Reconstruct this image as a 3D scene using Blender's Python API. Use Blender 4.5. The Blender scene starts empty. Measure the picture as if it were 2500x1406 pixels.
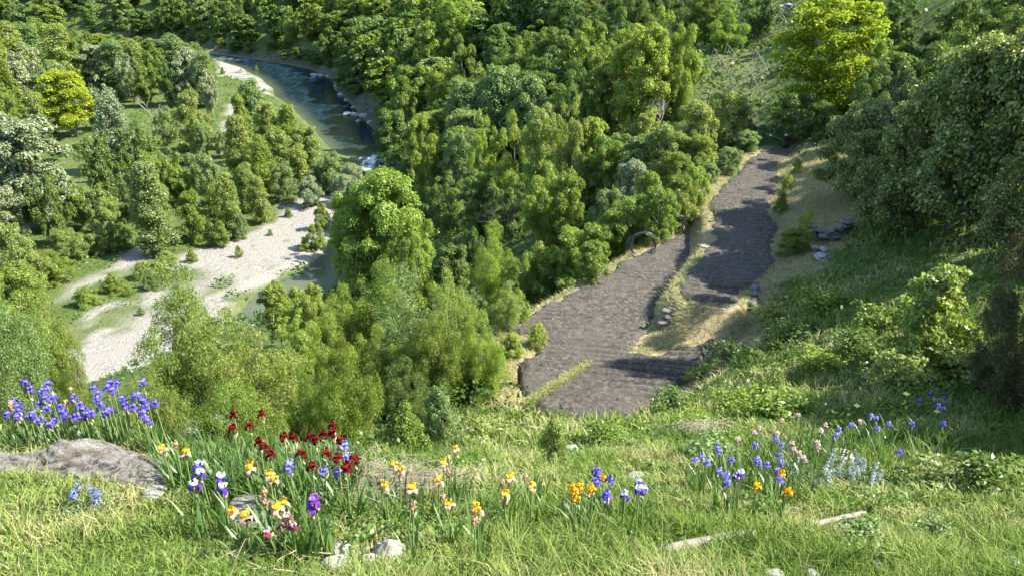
import bpy, math, random
import numpy as np
from math import radians, sin, cos, pi, sqrt
from mathutils import Vector, Matrix, Euler
random.seed(7)
rng = np.random.default_rng(7)
S = bpy.context.scene
COL = S.collection

# ------------------------------------------------------------------ camera
PITCH = radians(25.0)
FPX = 1805.0                       # focal length in photograph pixels (2500 wide)
cd = bpy.data.cameras.new('camera'); cam = bpy.data.objects.new('camera', cd); COL.objects.link(cam)
cd.sensor_width = 36.0; cd.lens = FPX / 2500.0 * 36.0
cd.clip_start = 0.1; cd.clip_end = 3000
cam.location = (0, 0, 0); cam.rotation_euler = (radians(90) - PITCH, 0, 0)
S.camera = cam

# ------------------------------------------------------------------ sky + sun
SUN_EL = radians(45.0); SUN_AZ = radians(-4.0)      # azimuth measured from +x towards +y
sdir = Vector((cos(SUN_EL)*cos(SUN_AZ), cos(SUN_EL)*sin(SUN_AZ), sin(SUN_EL)))
W = bpy.data.worlds.new('World'); S.world = W; W.use_nodes = True
nt = W.node_tree; bg = nt.nodes['Background']
sky = nt.nodes.new('ShaderNodeTexSky'); sky.sky_type = 'NISHITA'; sky.sun_disc = False
sky.sun_elevation = SUN_EL; sky.sun_rotation = pi/2 - SUN_AZ
sky.altitude = 300; sky.dust_density = 1.0
nt.links.new(sky.outputs[0], bg.inputs[0]); bg.inputs[1].default_value = 0.15
sl = bpy.data.lights.new('sun', 'SUN'); sl.energy = 5.0; sl.angle = radians(0.55); sl.color = (1.0, 0.94, 0.82)
so = bpy.data.objects.new('sun', sl); COL.objects.link(so)
so.rotation_euler = (-sdir).to_track_quat('-Z', 'Y').to_euler(); so.location = (60, 20, 60)
S.view_settings.view_transform = 'Standard'; S.view_settings.look = 'None'
S.view_settings.exposure = 1.68; S.view_settings.gamma = 1.0; S.view_settings.use_curve_mapping = False
try:
    S.cycles.max_bounces = 6; S.cycles.diffuse_bounces = 2; S.cycles.transmission_bounces = 4; S.cycles.transparent_max_bounces = 6
    S.cycles.use_denoising = True
except Exception: pass

# ------------------------------------------------------------------ pixel rays (only used to find where real things stand)
cP, sP = cos(PITCH), sin(PITCH)
def ray(px, py):
    u = (px - 1250) / FPX; v = (703 - py) / FPX
    return np.array([u, cP + v*sP, -sP + v*cP])
def at_z(px, py, z):
    d = ray(px, py); return d * (z / d[2])
def at_y(px, py, y):
    d = ray(px, py); return d * (y / d[1])

# ------------------------------------------------------------------ terrain
RIV = -45.0
def poly_z(pts, z): return np.array([at_z(a, b, z)[:2] for a, b in pts])
right_px = [(200,92),(350,98),(450,108),(530,126),(600,137),(700,152),(760,163),(815,190),(822,215),(860,245),(900,290),(935,335),(955,370),(985,415),(950,480),(910,560),(870,640),(800,720),(730,800),(640,900)]
left_px  = [(200,112),(350,120),(450,130),(530,148),(580,160),(630,188),(660,212),(662,230),(700,255),(745,300),(800,360),(870,395),(900,440),(870,500),(840,545),(790,600),(740,640),(650,683),(610,700),(520,805),(430,885),(330,912)]
right_b = np.vstack([[[-900,520],[-500,450]], poly_z(right_px, RIV), [[-42,64],[-60,58],[-100,52],[-200,38],[-700,0]]])
left_b = np.vstack([[[-900,480],[-500,418]], poly_z(left_px, RIV), [[-65,68],[-100,62],[-200,52],[-700,20]]])

def pl_dist(P, L, closed=False):
    """distance from points P (n,2) to polyline L and the side sign (cross of nearest segment)"""
    best = np.full(len(P), 1e18); sg = np.zeros(len(P))
    n = len(L) if closed else len(L) - 1
    for i in range(n):
        a = L[i]; b = L[(i+1) % len(L)]; ab = b - a; l2 = (ab**2).sum() + 1e-9
        t = np.clip(((P - a) @ ab) / l2, 0, 1); q = a + t[:, None]*ab; dv = P - q
        d = (dv**2).sum(1); cr = ab[0]*dv[:, 1] - ab[1]*dv[:, 0]
        m = d < best; best[m] = d[m]; sg[m] = cr[m]
    return np.sqrt(best), sg
def inside(P, poly):
    x, y = P[:, 0], P[:, 1]; r = np.zeros(len(P), bool); n = len(poly)
    for i in range(n):
        x1, y1 = poly[i]; x2, y2 = poly[(i+1) % n]
        c = ((y1 > y) != (y2 > y)) & (x < (x2-x1)*(y-y1)/(y2-y1+1e-12) + x1)
        r ^= c
    return r
def sdist(P, poly):               # signed: negative inside
    d, _ = pl_dist(P, poly, True); return np.where(inside(P, poly), -d, d)
# smooth value noise
_tab = rng.random((256, 256))
def vnoise(x, y):
    xi = np.floor(x).astype(int); yi = np.floor(y).astype(int); fx = x-xi; fy = y-yi
    fx = fx*fx*(3-2*fx); fy = fy*fy*(3-2*fy)
    g = lambda a, b: _tab[a & 255, b & 255]
    return (g(xi,yi)*(1-fx)+g(xi+1,yi)*fx)*(1-fy) + (g(xi,yi+1)*(1-fx)+g(xi+1,yi+1)*fx)*fy
def fbm(x, y, o=4):
    s = 0; a = .5
    for k in range(o): s = s + a*vnoise(x + 13.7*k, y + 7.1*k); x = x*2.03; y = y*2.03; a *= .5
    return s
def sst(a, b, x):
    t = np.clip((x-a)/(b-a), 0, 1); return t*t*(3-2*t)

river_poly = np.vstack([left_b, right_b[::-1]])
ZU, ZL = -13.0, -14.1
low_px = [(1235,803),(1400,708),(1600,598),(1695,558),(1728,560),(1722,590),(1700,640),(1645,700),(1605,750),(1590,790),(1530,858),(1600,864),(1700,842),(1785,790),(1745,855),(1690,915),(1600,985),(1500,1028),(1400,1025),(1330,1000),(1275,950),(1283,885),(1335,818)]
up_px = [(1925,362),(1885,360),(1850,375),(1800,422),(1762,462),(1735,500),(1742,535),(1745,580),(1722,630),(1672,690),(1668,715),(1690,735),(1775,742),(1830,690),(1882,640),(1893,560),(1872,500),(1893,452),(1893,405),(1926,372)]
low_poly = poly_z(low_px, ZL); up_poly = poly_z(up_px, ZU)
GRAV = [
 [(690,492),(760,482),(850,465),(860,510),(835,545),(790,600),(740,640),(650,685),(612,702),(560,765),(520,808),(430,890),(330,914),(250,915),(190,985),(60,1000),(150,905),(205,760),(330,722),(400,680),(440,625),(540,592),(620,562),(680,520)],
 [(540,378),(560,372),(575,340),(600,300),(590,250),(578,238),(552,262),(538,310)],
 [(530,150),(580,162),(630,190),(662,213),(663,232),(640,228),(606,200),(560,190),(535,186)],
 [(235,668),(300,622),(352,598),(382,612),(372,635),(300,662)],
 [(120,740),(235,665),(300,668),(200,700),(150,745)],
]
grav_polys = [poly_z(g, RIV) for g in GRAV]

def base_h(P):
    x, y = P[:, 0], P[:, 1]
    d, sg = pl_dist(P, right_b)
    s = np.where(sg > 0, d, 0.0)                # land on the steep side of the river
    k = sst(110, 190, y)
    f = 0.40*(1-k) + 0.88*k
    h = RIV + 0.68*np.minimum(s, 55) + f*np.maximum(s-55, 0)
    h = np.where(s > 0, h + 1.2*(fbm(x/14, y/14, 3)-.45)*sst(3, 15, s), h)
    # valley floor
    h = np.where(s <= 0, RIV + .6*(fbm(x/18+5, y/18, 3)-.45), h)
    h = h + np.where(s <= 0, 0.02*np.maximum(-x-110, 0), 0)
    return h, s
# control points where the real ground was read off the picture: (px, py, y)
ctrl = [(0,1400,4.2),(600,1400,4.3),(1250,1400,4.6),(1900,1400,4.9),(2500,1400,5.3),
 (0,1180,6.1),(350,1190,6.1),(700,1250,6.0),(700,1150,7.0),(1000,1250,6.5),(1300,1200,7.4),(1600,1250,7.1),(1900,1200,8.4),(2200,1250,7.8),(2480,1200,8.6),
 (50,1090,7.4),(250,1090,7.5),(450,1080,7.4),(620,1090,7.8),(880,1110,8.4),(1060,1130,8.8),(1400,1130,9.6),(1700,1100,10.8),(2000,1090,11.0),(2300,1060,12.2),(2490,1000,13.6),
 (1100,1050,11.5),(1400,1050,15.5),(1250,1000,17.8),(1600,1040,15.5),(1850,1000,15.4),(2100,960,15.5),(2350,930,15.8),
 (1700,930,20.0),(1850,860,21.5),(2050,880,18.4),(2240,880,17.0),(2450,850,16.4),(1850,750,26.8),(2000,720,25.6),(2150,700,24.6),(2150,620,28.5),(2350,660,24.5),(2350,600,27.0),
 (1900,650,31.2),(2000,600,31.5),(2000,500,36.3),(1960,420,43.5),(2050,400,43),(2200,500,33.5),(2400,500,30.5),
 (1800,300,61),(1750,210,72),(1850,200,73),(1800,130,86),(1700,130,86),(1700,230,70)]
C3 = [at_y(a, b, c) for a, b, c in ctrl]
C3 += [np.array(v) for v in [(-9,9,-7.6),(-5,9.2,-7.4),(0,11,-9.4),(-14,10,-8.6),(-3,13,-11.2),(-9,14,-12),(-16,16,-13.5),(-5,20,-14.6),(-10,22,-15.6),(-18,24,-17.5),(-25,14,-13),(-4,26,-17),(0,30,-18.5),(-2.6,24,-15.6),(2,34,-17.5),
   (6,45,-17.5),(10,55,-16.5),(16,62,-14.5),(20,65,-13.4),(3,0,-1.6),(-3,0,-1.7),(-9,2,-2.4),(9,2,-2),(0,-6,-1.6),(14,4,-3.2),(20,10,-6),(30,20,-6.5),(34,30,-5.5),(12,-6,-1.6),(-14,-5,-3),
   (30,46,-7),(26,58,-10),(-2.2,28.5,-15.6),(28,70,-9.5)]]
for poly, z in ((low_poly, ZL), (up_poly, ZU)):
    for p in poly: C3.append(np.array([p[0], p[1], z]))
for a_, b_ in [(1190,990),(1230,940),(1262,900),(1290,860),(1180,960),(1235,860)]:
    p = at_z(a_, b_, -14.25); C3.append(p)
C3 = np.array(C3)
Rk = 22.0
def kern(r): q = np.clip(1-r/Rk, 0, 1); return q**3*(1+3*r/Rk)*1.0
_bh, _ = base_h(C3[:, :2])
_D = np.sqrt(((C3[:, None, :2]-C3[None, :, :2])**2).sum(-1))
_w = np.linalg.solve(kern(_D) + np.eye(len(C3))*.02, C3[:, 2]-_bh)
def height(P, fields=True):
    P = np.atleast_2d(np.asarray(P, float)); h, s = base_h(P)
    m = (P[:, 0] > -50) & (P[:, 0] < 65) & (P[:, 1] > -30) & (P[:, 1] < 100)
    idx = np.nonzero(m)[0]
    for c in range(0, len(idx), 20000):
        ii = idx[c:c+20000]
        r = np.sqrt(((P[ii][:, None, :]-C3[None, :, :2])**2).sum(-1)); h[ii] += kern(r) @ _w
    near = m & (P[:, 1] < 60)
    h = h + np.where(near, .10*(fbm(P[:, 0]*1.1, P[:, 1]*1.1, 3)-.45), 0)
    # river bed
    ds = sdist(P, river_poly)
    h = h - 1.8*sst(2.5, -5, ds)
    if fields:
        q = m & (P[:, 1] > 14)
        ii = np.nonzero(q)[0]
        if len(ii):
            dl = sdist(P[ii], low_poly); du = sdist(P[ii], up_poly)
            wl = sst(1.6, .15, dl); wu = sst(1.3, .35, du)
            hh = h[ii]*(1-wl) + wl*(ZL-.12)
            hh = hh*(1-wu) + wu*(ZU-.10)
            h[ii] = hh
    return h
def hz(x, y): return float(height([[x, y]])[0])
# ------------------------------------------------------------------ grids
def axis(segs):
    out = [segs[0][0]]
    for a, b, s0, s1 in segs:
        x = a; n = 0
        while x < b - 1e-6:
            t = (x-a)/(b-a); x = min(b, x + s0 + (s1-s0)*t); out.append(x)
    return np.array(out)
XS = axis([(-900,-330,40,4),(-330,-130,2.4,1.8),(-130,-14,1.1,.8),(-14,26,.28,.28),(26,60,.5,2),(60,330,3,25)])
YS = axis([(-20,3,2,.4),(3,45,.25,.3),(45,75,.4,1),(75,350,1.1,1.6),(350,800,3,30)])
GX, GY = np.meshgrid(XS, YS)
PG = np.stack([GX.ravel(), GY.ravel()], 1)
HG = height(PG)
nx, ny = len(XS), len(YS)
from bisect import bisect_right
HGr = HG.reshape(ny, nx)
def hfast(P):
    P = np.atleast_2d(P); ix = np.clip(np.searchsorted(XS, P[:,0])-1, 0, nx-2); iy = np.clip(np.searchsorted(YS, P[:,1])-1, 0, ny-2)
    fx = np.clip((P[:,0]-XS[ix])/(XS[ix+1]-XS[ix]),0,1); fy = np.clip((P[:,1]-YS[iy])/(YS[iy+1]-YS[iy]),0,1)
    return (HGr[iy,ix]*(1-fx)+HGr[iy,ix+1]*fx)*(1-fy)+(HGr[iy+1,ix]*(1-fx)+HGr[iy+1,ix+1]*fx)*fy
def hq(x, y): return float(hfast(np.array([[x, y]]))[0])
def march(px, py, h=0.0, y0=3.0, y1=600):
    """first point along the pixel's ray that is h above the ground"""
    d = ray(px, py); t = y0/d[1]; T = []
    while t*d[1] < y1: T.append(t); t *= 1.004
    T = np.array(T); Q = T[:, None]*d; g = Q[:, 2]-hfast(Q[:, :2])-h
    k = np.nonzero(g <= 0)[0]
    if len(k) == 0: return Q[-1]
    k = k[0]
    if k == 0: return Q[0]
    a = g[k-1]/(g[k-1]-g[k]+1e-12); return Q[k-1]*(1-a)+Q[k]*a

def mesh_obj(name, V, F, mat=None, parent=None, smooth=False, link=True, colattr=None):
    """V (n,3), F (m,3|4) int array -> object"""
    me = bpy.data.meshes.new(name); V = np.asarray(V, np.float32); F = np.asarray(F, np.int32)
    me.vertices.add(len(V)); me.vertices.foreach_set('co', V.ravel())
    k = F.shape[1]; me.loops.add(F.size); me.loops.foreach_set('vertex_index', F.ravel())
    me.polygons.add(len(F)); me.polygons.foreach_set('loop_start', np.arange(0, F.size, k, dtype=np.int32))
    me.polygons.foreach_set('loop_total', np.full(len(F), k, np.int32))
    if smooth: me.polygons.foreach_set('use_smooth', np.ones(len(F), bool))
    me.update(calc_edges=True)
    if colattr is not None:
        for an, arr in colattr.items():
            arr = np.asarray(arr, np.float32)
            if arr.ndim == 1:
                a = me.attributes.new(an, 'FLOAT', 'POINT'); a.data.foreach_set('value', arr)
            else:
                a = me.attributes.new(an, 'FLOAT_COLOR', 'POINT'); a.data.foreach_set('color', np.c_[arr, np.ones(len(arr))].astype(np.float32).ravel())
    if mat: me.materials.append(mat)
    o = bpy.data.objects.new(name, me)
    if link: COL.objects.link(o)
    if parent: o.parent = parent
    return o
def tag(o, label=None, cat=None, group=None, kind=None):
    if label: o['label'] = label
    if cat: o['category'] = cat
    if group: o['group'] = group
    if kind: o['kind'] = kind
    return o
def empty(name, loc, rz=0):
    o = bpy.data.objects.new(name, None); COL.objects.link(o); o.location = loc; o.rotation_euler = (0, 0, rz)
    o.empty_display_size = .2; return o

# ------------------------------------------------------------------ material helpers
def mat(name):
    m = bpy.data.materials.new(name); m.use_nodes = True; n = m.node_tree; n.nodes.clear()
    out = n.nodes.new('ShaderNodeOutputMaterial'); return m, n, out
def N(n, t, **k):
    x = n.nodes.new(t)
    for a, b in k.items(): setattr(x, a, b)
    return x
def L(n, a, b): n.links.new(a, b)
def ramp(n, fac, stops):
    r = N(n, 'ShaderNodeValToRGB'); e = r.color_ramp.elements
    while len(e) < len(stops): e.new(.5)
    for i, (p, c) in enumerate(stops): e[i].position = p; e[i].color = (*c, 1)
    L(n, fac, r.inputs[0]); return r.outputs[0]
def noise(n, scale, detail=4, vec=None, rough=.6):
    t = N(n, 'ShaderNodeTexNoise'); t.inputs['Scale'].default_value = scale; t.inputs['Detail'].default_value = detail; t.inputs['Roughness'].default_value = rough
    if vec is not None: L(n, vec, t.inputs['Vector'])
    return t.outputs['Fac']
def mixc(n, f, a, b, mode='MIX'):
    m = N(n, 'ShaderNodeMix', data_type='RGBA', blend_type=mode)
    for s, v in ((m.inputs[0], f), (m.inputs[6], a), (m.inputs[7], b)):
        if hasattr(v, 'is_linked') or hasattr(v, 'links'): L(n, v, s)
        elif isinstance(v, (int, float)): s.default_value = v
        else: s.default_value = (*v, 1)
    return m.outputs[2]
def bump(n, h, strength=.5, dist=.05):
    b = N(n, 'ShaderNodeBump'); b.inputs['Strength'].default_value = strength; b.inputs['Distance'].default_value = dist; L(n, h, b.inputs['Height']); return b.outputs[0]
def simple(name, col, rough=.8, var=.25, scale=6, bmp=.3, bd=.02, metal=0):
    m, n, out = mat(name); p = N(n, 'ShaderNodeBsdfPrincipled'); tc = N(n, 'ShaderNodeTexCoord')
    f = noise(n, scale, 6, tc.outputs['Object'])
    c = ramp(n, f, [(.3, [v*(1-var) for v in col]), (.7, [min(1, v*(1+var)) for v in col])])
    L(n, c, p.inputs['Base Color']); p.inputs['Roughness'].default_value = rough; p.inputs['Metallic'].default_value = metal
    L(n, bump(n, f, bmp, bd), p.inputs['Normal']); L(n, p.outputs[0], out.inputs[0]); return m
def leafmat(name, cols, trans=.35, objvar=.12, gloss=.022, tint=(1.3, 1.3, .4)):
    """cols: three base colours spread over leaves by their own random value"""
    m, n, out = mat(name)
    at = N(n, 'ShaderNodeAttribute', attribute_name='rnd')
    c = ramp(n, at.outputs['Fac'], [(0, cols[0]), (.55, cols[1]), (1, cols[2])])
    oi = N(n, 'ShaderNodeObjectInfo'); hs = N(n, 'ShaderNodeHueSaturation')
    mr = N(n, 'ShaderNodeMapRange'); L(n, oi.outputs['Random'], mr.inputs[0]); mr.inputs[3].default_value = .5-objvar*.14; mr.inputs[4].default_value = .5+objvar*.14
    L(n, mr.outputs[0], hs.inputs['Hue'])
    mm = N(n, 'ShaderNodeMath', operation='MULTIPLY_ADD'); w = N(n, 'ShaderNodeTexWhiteNoise', noise_dimensions='1D'); L(n, oi.outputs['Random'], w.inputs['W'])
    L(n, w.outputs['Value'], mm.inputs[0]); mm.inputs[1].default_value = objvar*2.4; mm.inputs[2].default_value = 1-objvar*1.2
    L(n, mm.outputs[0], hs.inputs['Value']); L(n, c, hs.inputs['Color'])
    d = N(n, 'ShaderNodeBsdfDiffuse'); t = N(n, 'ShaderNodeBsdfTranslucent'); g = N(n, 'ShaderNodeBsdfGlossy'); g.inputs['Roughness'].default_value = .42
    L(n, hs.outputs[0], d.inputs[0]); L(n, mixc(n, 1.0, hs.outputs[0], tint, 'MULTIPLY'), t.inputs[0])
    g.inputs[0].default_value = (.8, .85, .8, 1)
    a = N(n, 'ShaderNodeMixShader'); a.inputs[0].default_value = trans; L(n, d.outputs[0], a.inputs[1]); L(n, t.outputs[0], a.inputs[2])
    b = N(n, 'ShaderNodeMixShader'); b.inputs[0].default_value = gloss; L(n, a.outputs[0], b.inputs[1]); L(n, g.outputs[0], b.inputs[2])
    L(n, b.outputs[0], out.inputs[0]); return m

# ------------------------------------------------------------------ ground
# masks: gravel, straw (cut dry grass), soil/litter darkness
gm = np.zeros(len(PG)); 
wob = (fbm(PG[:,0]*.35, PG[:,1]*.35, 3)-.45)*3.0
for g in grav_polys:
    x0, y0 = g.min(0)-6; x1, y1 = g.max(0)+6
    ii = np.nonzero((PG[:,0]>x0)&(PG[:,0]<x1)&(PG[:,1]>y0)&(PG[:,1]<y1))[0]
    if len(ii): gm[ii] = np.maximum(gm[ii], sst(1.0, -1.0, sdist(PG[ii], g)+wob[ii]))
dR, sR = pl_dist(PG, right_b)
gm = gm*(1-.95*sst(.56, .64, fbm(PG[:,0]*.16+21, PG[:,1]*.16+4, 4))*sst(-9, -3, np.minimum.reduce([np.where(inside(PG, g), -pl_dist(PG, g, True)[0], 99) for g in grav_polys])))
gm = np.maximum(gm, sst(-.5, -2.5, sdist(PG, river_poly))*(PG[:,0] > -150))            # river bed
rb = np.where(sR > 0, sst(3.5, 1.0, dR+(fbm(PG[:,0]*.2+9, PG[:,1]*.2, 2)-.45)*11), 0)*sst(90, 130, PG[:,1])   # rocky right bank
sm = np.zeros(len(PG))
ii = np.nonzero((PG[:,0]>-12)&(PG[:,0]<30)&(PG[:,1]>14)&(PG[:,1]<70))[0]
dl = sdist(PG[ii], low_poly); du = sdist(PG[ii], up_poly); wn = (fbm(PG[ii,0]*.9, PG[ii,1]*.9, 3)-.45)
sm[ii] = np.maximum(sst(1.9, .7, np.minimum(dl, du)+wn*1.8), 0)
vine = poly_z([(1700,230),(1740,150),(1800,120),(1880,90),(1890,200),(1860,270),(1780,260)], -11.4)
tongue = poly_z([(1500,880),(1585,790),(1670,720),(1775,742),(1830,700),(1905,650),(2060,640),(2000,690),(1850,740),(1760,870),(1700,905),(1700,842),(1600,864)], -13.4)
hay = poly_z([(1905,470),(1960,375),(2100,340),(2150,480),(2080,560),(1960,600),(1900,560)], -12.2)
litter = poly_z([(1150,985),(1275,880),(1300,960),(1340,1005),(1230,1010)], -14.3)
for pg in (tongue, hay, litter): sm[ii] = np.maximum(sm[ii], sst(.5, -.3, sdist(PG[ii], pg)+wn*1.2))
sm[ii] = np.maximum(sm[ii], 0)
jj = np.nonzero((PG[:,0]>8)&(PG[:,0]<45)&(PG[:,1]>50)&(PG[:,1]<110))[0]
sm[jj] = np.maximum(sm[jj], .16*sst(1.5, -2, sdist(PG[jj], vine)+(fbm(PG[jj,0]*.5, PG[jj,1]*.5, 3)-.45)*5))
quads = (np.arange(nx-1)[None,:] + (np.arange(ny-1)*nx)[:,None]).ravel()
FQ = np.stack([quads, quads+1, quads+1+nx, quads+nx], 1)
m_ground, n, out = mat('ground_cover')
p = N(n, 'ShaderNodeBsdfPrincipled'); p.inputs['Roughness'].default_value = .95; p.inputs['Specular IOR Level'].default_value = .15
geo = N(n, 'ShaderNodeNewGeometry'); pos = geo.outputs['Position']
f1 = noise(n, .35, 8, pos); f2 = noise(n, 3.2, 6, pos); f3 = noise(n, 26, 5, pos)
green = ramp(n, f1, [(.3, (.045,.075,.018)), (.5, (.075,.12,.03)), (.68, (.12,.14,.045))])
green = mixc(n, .35, green, ramp(n, f2, [(.35, (.03,.045,.012)), (.65, (.15,.17,.06))]))
stone = N(n, 'ShaderNodeTexVoronoi'); stone.inputs['Scale'].default_value = 3.0; L(n, pos, stone.inputs['Vector'])
vs = N(n, 'ShaderNodeTexVoronoi'); vs.inputs['Scale'].default_value = 9.0; L(n, pos, vs.inputs['Vector'])
gr = ramp(n, stone.outputs['Color'], [(0, (.11,.106,.096)), (.5, (.235,.225,.205)), (1, (.38,.365,.335))])
gr = mixc(n, .5, gr, ramp(n, vs.outputs['Color'], [(0, (.13,.12,.10)), (1, (.40,.38,.34))]))
gr = mixc(n, ramp(n, noise(n, .16, 5, pos), [(.46, (0,0,0)), (.60, (1,1,1))]), gr, (.265,.25,.215))
gr = mixc(n, ramp(n, noise(n, .45, 7, pos, .7), [(.56, (0,0,0)), (.68, (.75,.75,.75))]), gr, (.12,.12,.075))
straw = ramp(n, f3, [(.3, (.12,.09,.045)), (.5, (.30,.25,.14)), (.7, (.45,.38,.22))])
straw = mixc(n, ramp(n, f2, [(.5, (0,0,0)), (.72, (.7,.7,.7))]), straw, (.10,.14,.035))
rock = ramp(n, noise(n, .9, 9, pos), [(.35, (.03,.032,.02)), (.6, (.13,.12,.10))])
ag = N(n, 'ShaderNodeAttribute', attribute_name='gravel'); as_ = N(n, 'ShaderNodeAttribute', attribute_name='straw'); ar = N(n, 'ShaderNodeAttribute', attribute_name='rocky')
c = mixc(n, ag.outputs['Fac'], green, gr); c = mixc(n, as_.outputs['Fac'], c, straw); c = mixc(n, ar.outputs['Fac'], c, rock)
L(n, c, p.inputs['Base Color'])
h1 = N(n, 'ShaderNodeMath', operation='ADD'); L(n, f2, h1.inputs[0]); L(n, f3, h1.inputs[1])
h2 = N(n, 'ShaderNodeMath', operation='MULTIPLY_ADD'); L(n, stone.outputs['Distance'], h2.inputs[0]); h2.inputs[1].default_value = -1.2; L(n, h1.outputs[0], h2.inputs[2])
L(n, bump(n, h2.outputs[0], .8, .12), p.inputs['Normal']); L(n, p.outputs[0], out.inputs[0])
ground = mesh_obj('ground', np.c_[PG, HG], FQ, m_ground, smooth=True, colattr=dict(gravel=gm, straw=sm, rocky=rb))
tag(ground, kind='structure')

# ------------------------------------------------------------------ river water
m_water, n, out = mat('river_water')
geo = N(n, 'ShaderNodeNewGeometry'); pos = geo.outputs['Position']
mp = N(n, 'ShaderNodeMapping'); mp.inputs['Scale'].default_value = (.55, .16, 1); mp.inputs['Rotation'].default_value = (0, 0, radians(-25)); L(n, pos, mp.inputs[0])
w1 = noise(n, .9, 5, mp.outputs[0]); w2 = noise(n, 3.5, 3, pos)
add = N(n, 'ShaderNodeMath', operation='MULTIPLY_ADD'); L(n, w2, add.inputs[0]); add.inputs[1].default_value = .25; L(n, w1, add.inputs[2])
d = N(n, 'ShaderNodeBsdfPrincipled'); d.inputs['Roughness'].default_value = .12; d.inputs['IOR'].default_value = 1.33; d.inputs['Specular IOR Level'].default_value = .3
big = noise(n, .035, 4, pos)
ad = N(n, 'ShaderNodeAttribute', attribute_name='shallow')
deep = ramp(n, big, [(.38, (.003,.010,.024)), (.62, (.008,.019,.018))])
deep = mixc(n, ramp(n, noise(n, 1.1, 5, mp.outputs[0]), [(.46, (0,0,0)), (.66, (.75,.75,.75))]), deep, (.016,.042,.075))  # ripple brightness painted into the water colour as lighter blue streaks
cc = mixc(n, ad.outputs['Fac'], deep, (.09,.105,.06))
foam = N(n, 'ShaderNodeAttribute', attribute_name='rapid')
fm = N(n, 'ShaderNodeMath', operation='MULTIPLY'); L(n, foam.outputs['Fac'], fm.inputs[0]); L(n, ramp(n, noise(n, .8, 7, mp.outputs[0], .7), [(.5, (0,0,0)), (.6, (1,1,1))]), fm.inputs[1])
cc = mixc(n, fm.outputs[0], cc, (.7,.75,.8))
L(n, cc, d.inputs['Base Color']); L(n, bump(n, add.outputs[0], .30, .25), d.inputs['Normal']); L(n, d.outputs[0], out.inputs[0])
wx = axis([(-700,-130,20,3),(-130,0,1.5,1.5)]); wy = axis([(0,50,6,2),(50,360,1.8,2.2),(360,560,6,12)])
WX, WY = np.meshgrid(wx, wy); PW = np.stack([WX.ravel(), WY.ravel()], 1)
dw = sdist(PW, river_poly)
dlb, _ = pl_dist(PW, left_b)
sh = sst(6, 0, dlb)*.8
sh = np.maximum(sh, .22*sst(20, 6, np.hypot(PW[:,0]+24, PW[:,1]-175)/1.2))
sh = np.maximum(sh, .9*sst(112, 98, PW[:,1])*sst(14,4,dlb))
rap = np.zeros(len(PW))
for (a, b, r, s) in [(905,400,10,1),(950,410,9,1),(545,138,18,.25),(780,183,5,.5),(870,398,8,.9)]:
    q = at_z(a, b, RIV-.5); rap = np.maximum(rap, s*sst(r, r*.4, np.hypot(PW[:,0]-q[0], (PW[:,1]-q[1])*.8)))
k = len(wx); qq = (np.arange(k-1)[None,:]+(np.arange(len(wy)-1)*k)[:,None]).ravel(); FW = np.stack([qq, qq+1, qq+1+k, qq+k], 1)
keep = (dw[FW] < 3.5).any(1); FW = FW[keep]
water = mesh_obj('river_water', np.c_[PW, np.full(len(PW), RIV-.75)], FW, m_water, smooth=True, colattr=dict(shallow=sh, rapid=rap))
tag(water, kind='structure')
# ------------------------------------------------------------------ mesh pieces
def tube(pts, rad, k=6, cap=True):
    pts = np.asarray(pts, float); V = []; n = len(pts)
    up = np.array([0.13, .21, .97])
    for i in range(n):
        d = pts[min(i+1, n-1)]-pts[max(i-1, 0)]; d = d/(np.linalg.norm(d)+1e-9)
        a = np.cross(d, up); 
        if np.linalg.norm(a) < .1: a = np.cross(d, [1, 0, 0])
        a /= np.linalg.norm(a); b = np.cross(d, a)
        for j in range(k):
            t = 2*pi*j/k; V.append(pts[i]+rad[i]*(cos(t)*a+sin(t)*b))
    F = []
    for i in range(n-1):
        for j in range(k):
            F.append((i*k+j, i*k+(j+1)%k, (i+1)*k+(j+1)%k, (i+1)*k+j))
    if cap:
        V.append(pts[-1]); c = len(V)-1
        for j in range(k): F.append(((n-1)*k+j, (n-1)*k+(j+1)%k, c, c))
        V.append(pts[0]); c = len(V)-1
        for j in range(k): F.append(((j+1)%k, j, c, c))
    return np.array(V), np.array(F)
class MB:
    def __init__(s): s.V = []; s.F = []; s.n = 0
    def add(s, V, F):
        s.V.append(np.asarray(V, float)); s.F.append(np.asarray(F)+s.n); s.n += len(V); return s
    def tube(s, pts, rad, k=6, cap=True): return s.add(*tube(pts, rad, k, cap))
    def box(s, c, size, rot=None):
        x, y, z = [v/2 for v in size]; V = np.array([(a*x, b*y, d*z) for a in (-1,1) for b in (-1,1) for d in (-1,1)])
        if rot is not None: V = V @ np.array(Euler(rot).to_matrix()).T
        return s.add(V+np.array(c), [(0,1,3,2),(4,6,7,5),(0,4,5,1),(2,3,7,6),(0,2,6,4),(1,5,7,3)])
    def build(s, name, m, parent=None, smooth=False, colattr=None, link=True):
        F = np.vstack(s.F); V = np.vstack(s.V)
        o = mesh_obj2(name, V, F, m, parent, smooth, colattr, link); return o
def mesh_obj2(name, V, F, m, parent, smooth, colattr=None, link=True):
    deg = (F[:, 2] == F[:, 3])
    if not deg.any(): return mesh_obj(name, V, F, m, parent, smooth, link, colattr)
    me = bpy.data.meshes.new(name); me.from_pydata(V.tolist(), [], [list(f[:3]) if d else list(f) for f, d in zip(F.tolist(), deg)])
    if smooth: me.polygons.foreach_set('use_smooth', np.ones(len(me.polygons), bool))
    if m: me.materials.append(m)
    o = bpy.data.objects.new(name, me)
    if link: COL.objects.link(o)
    if parent: o.parent = parent
    return o
def unit(v): return v/(np.linalg.norm(v, axis=1, keepdims=True)+1e-9)
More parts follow.
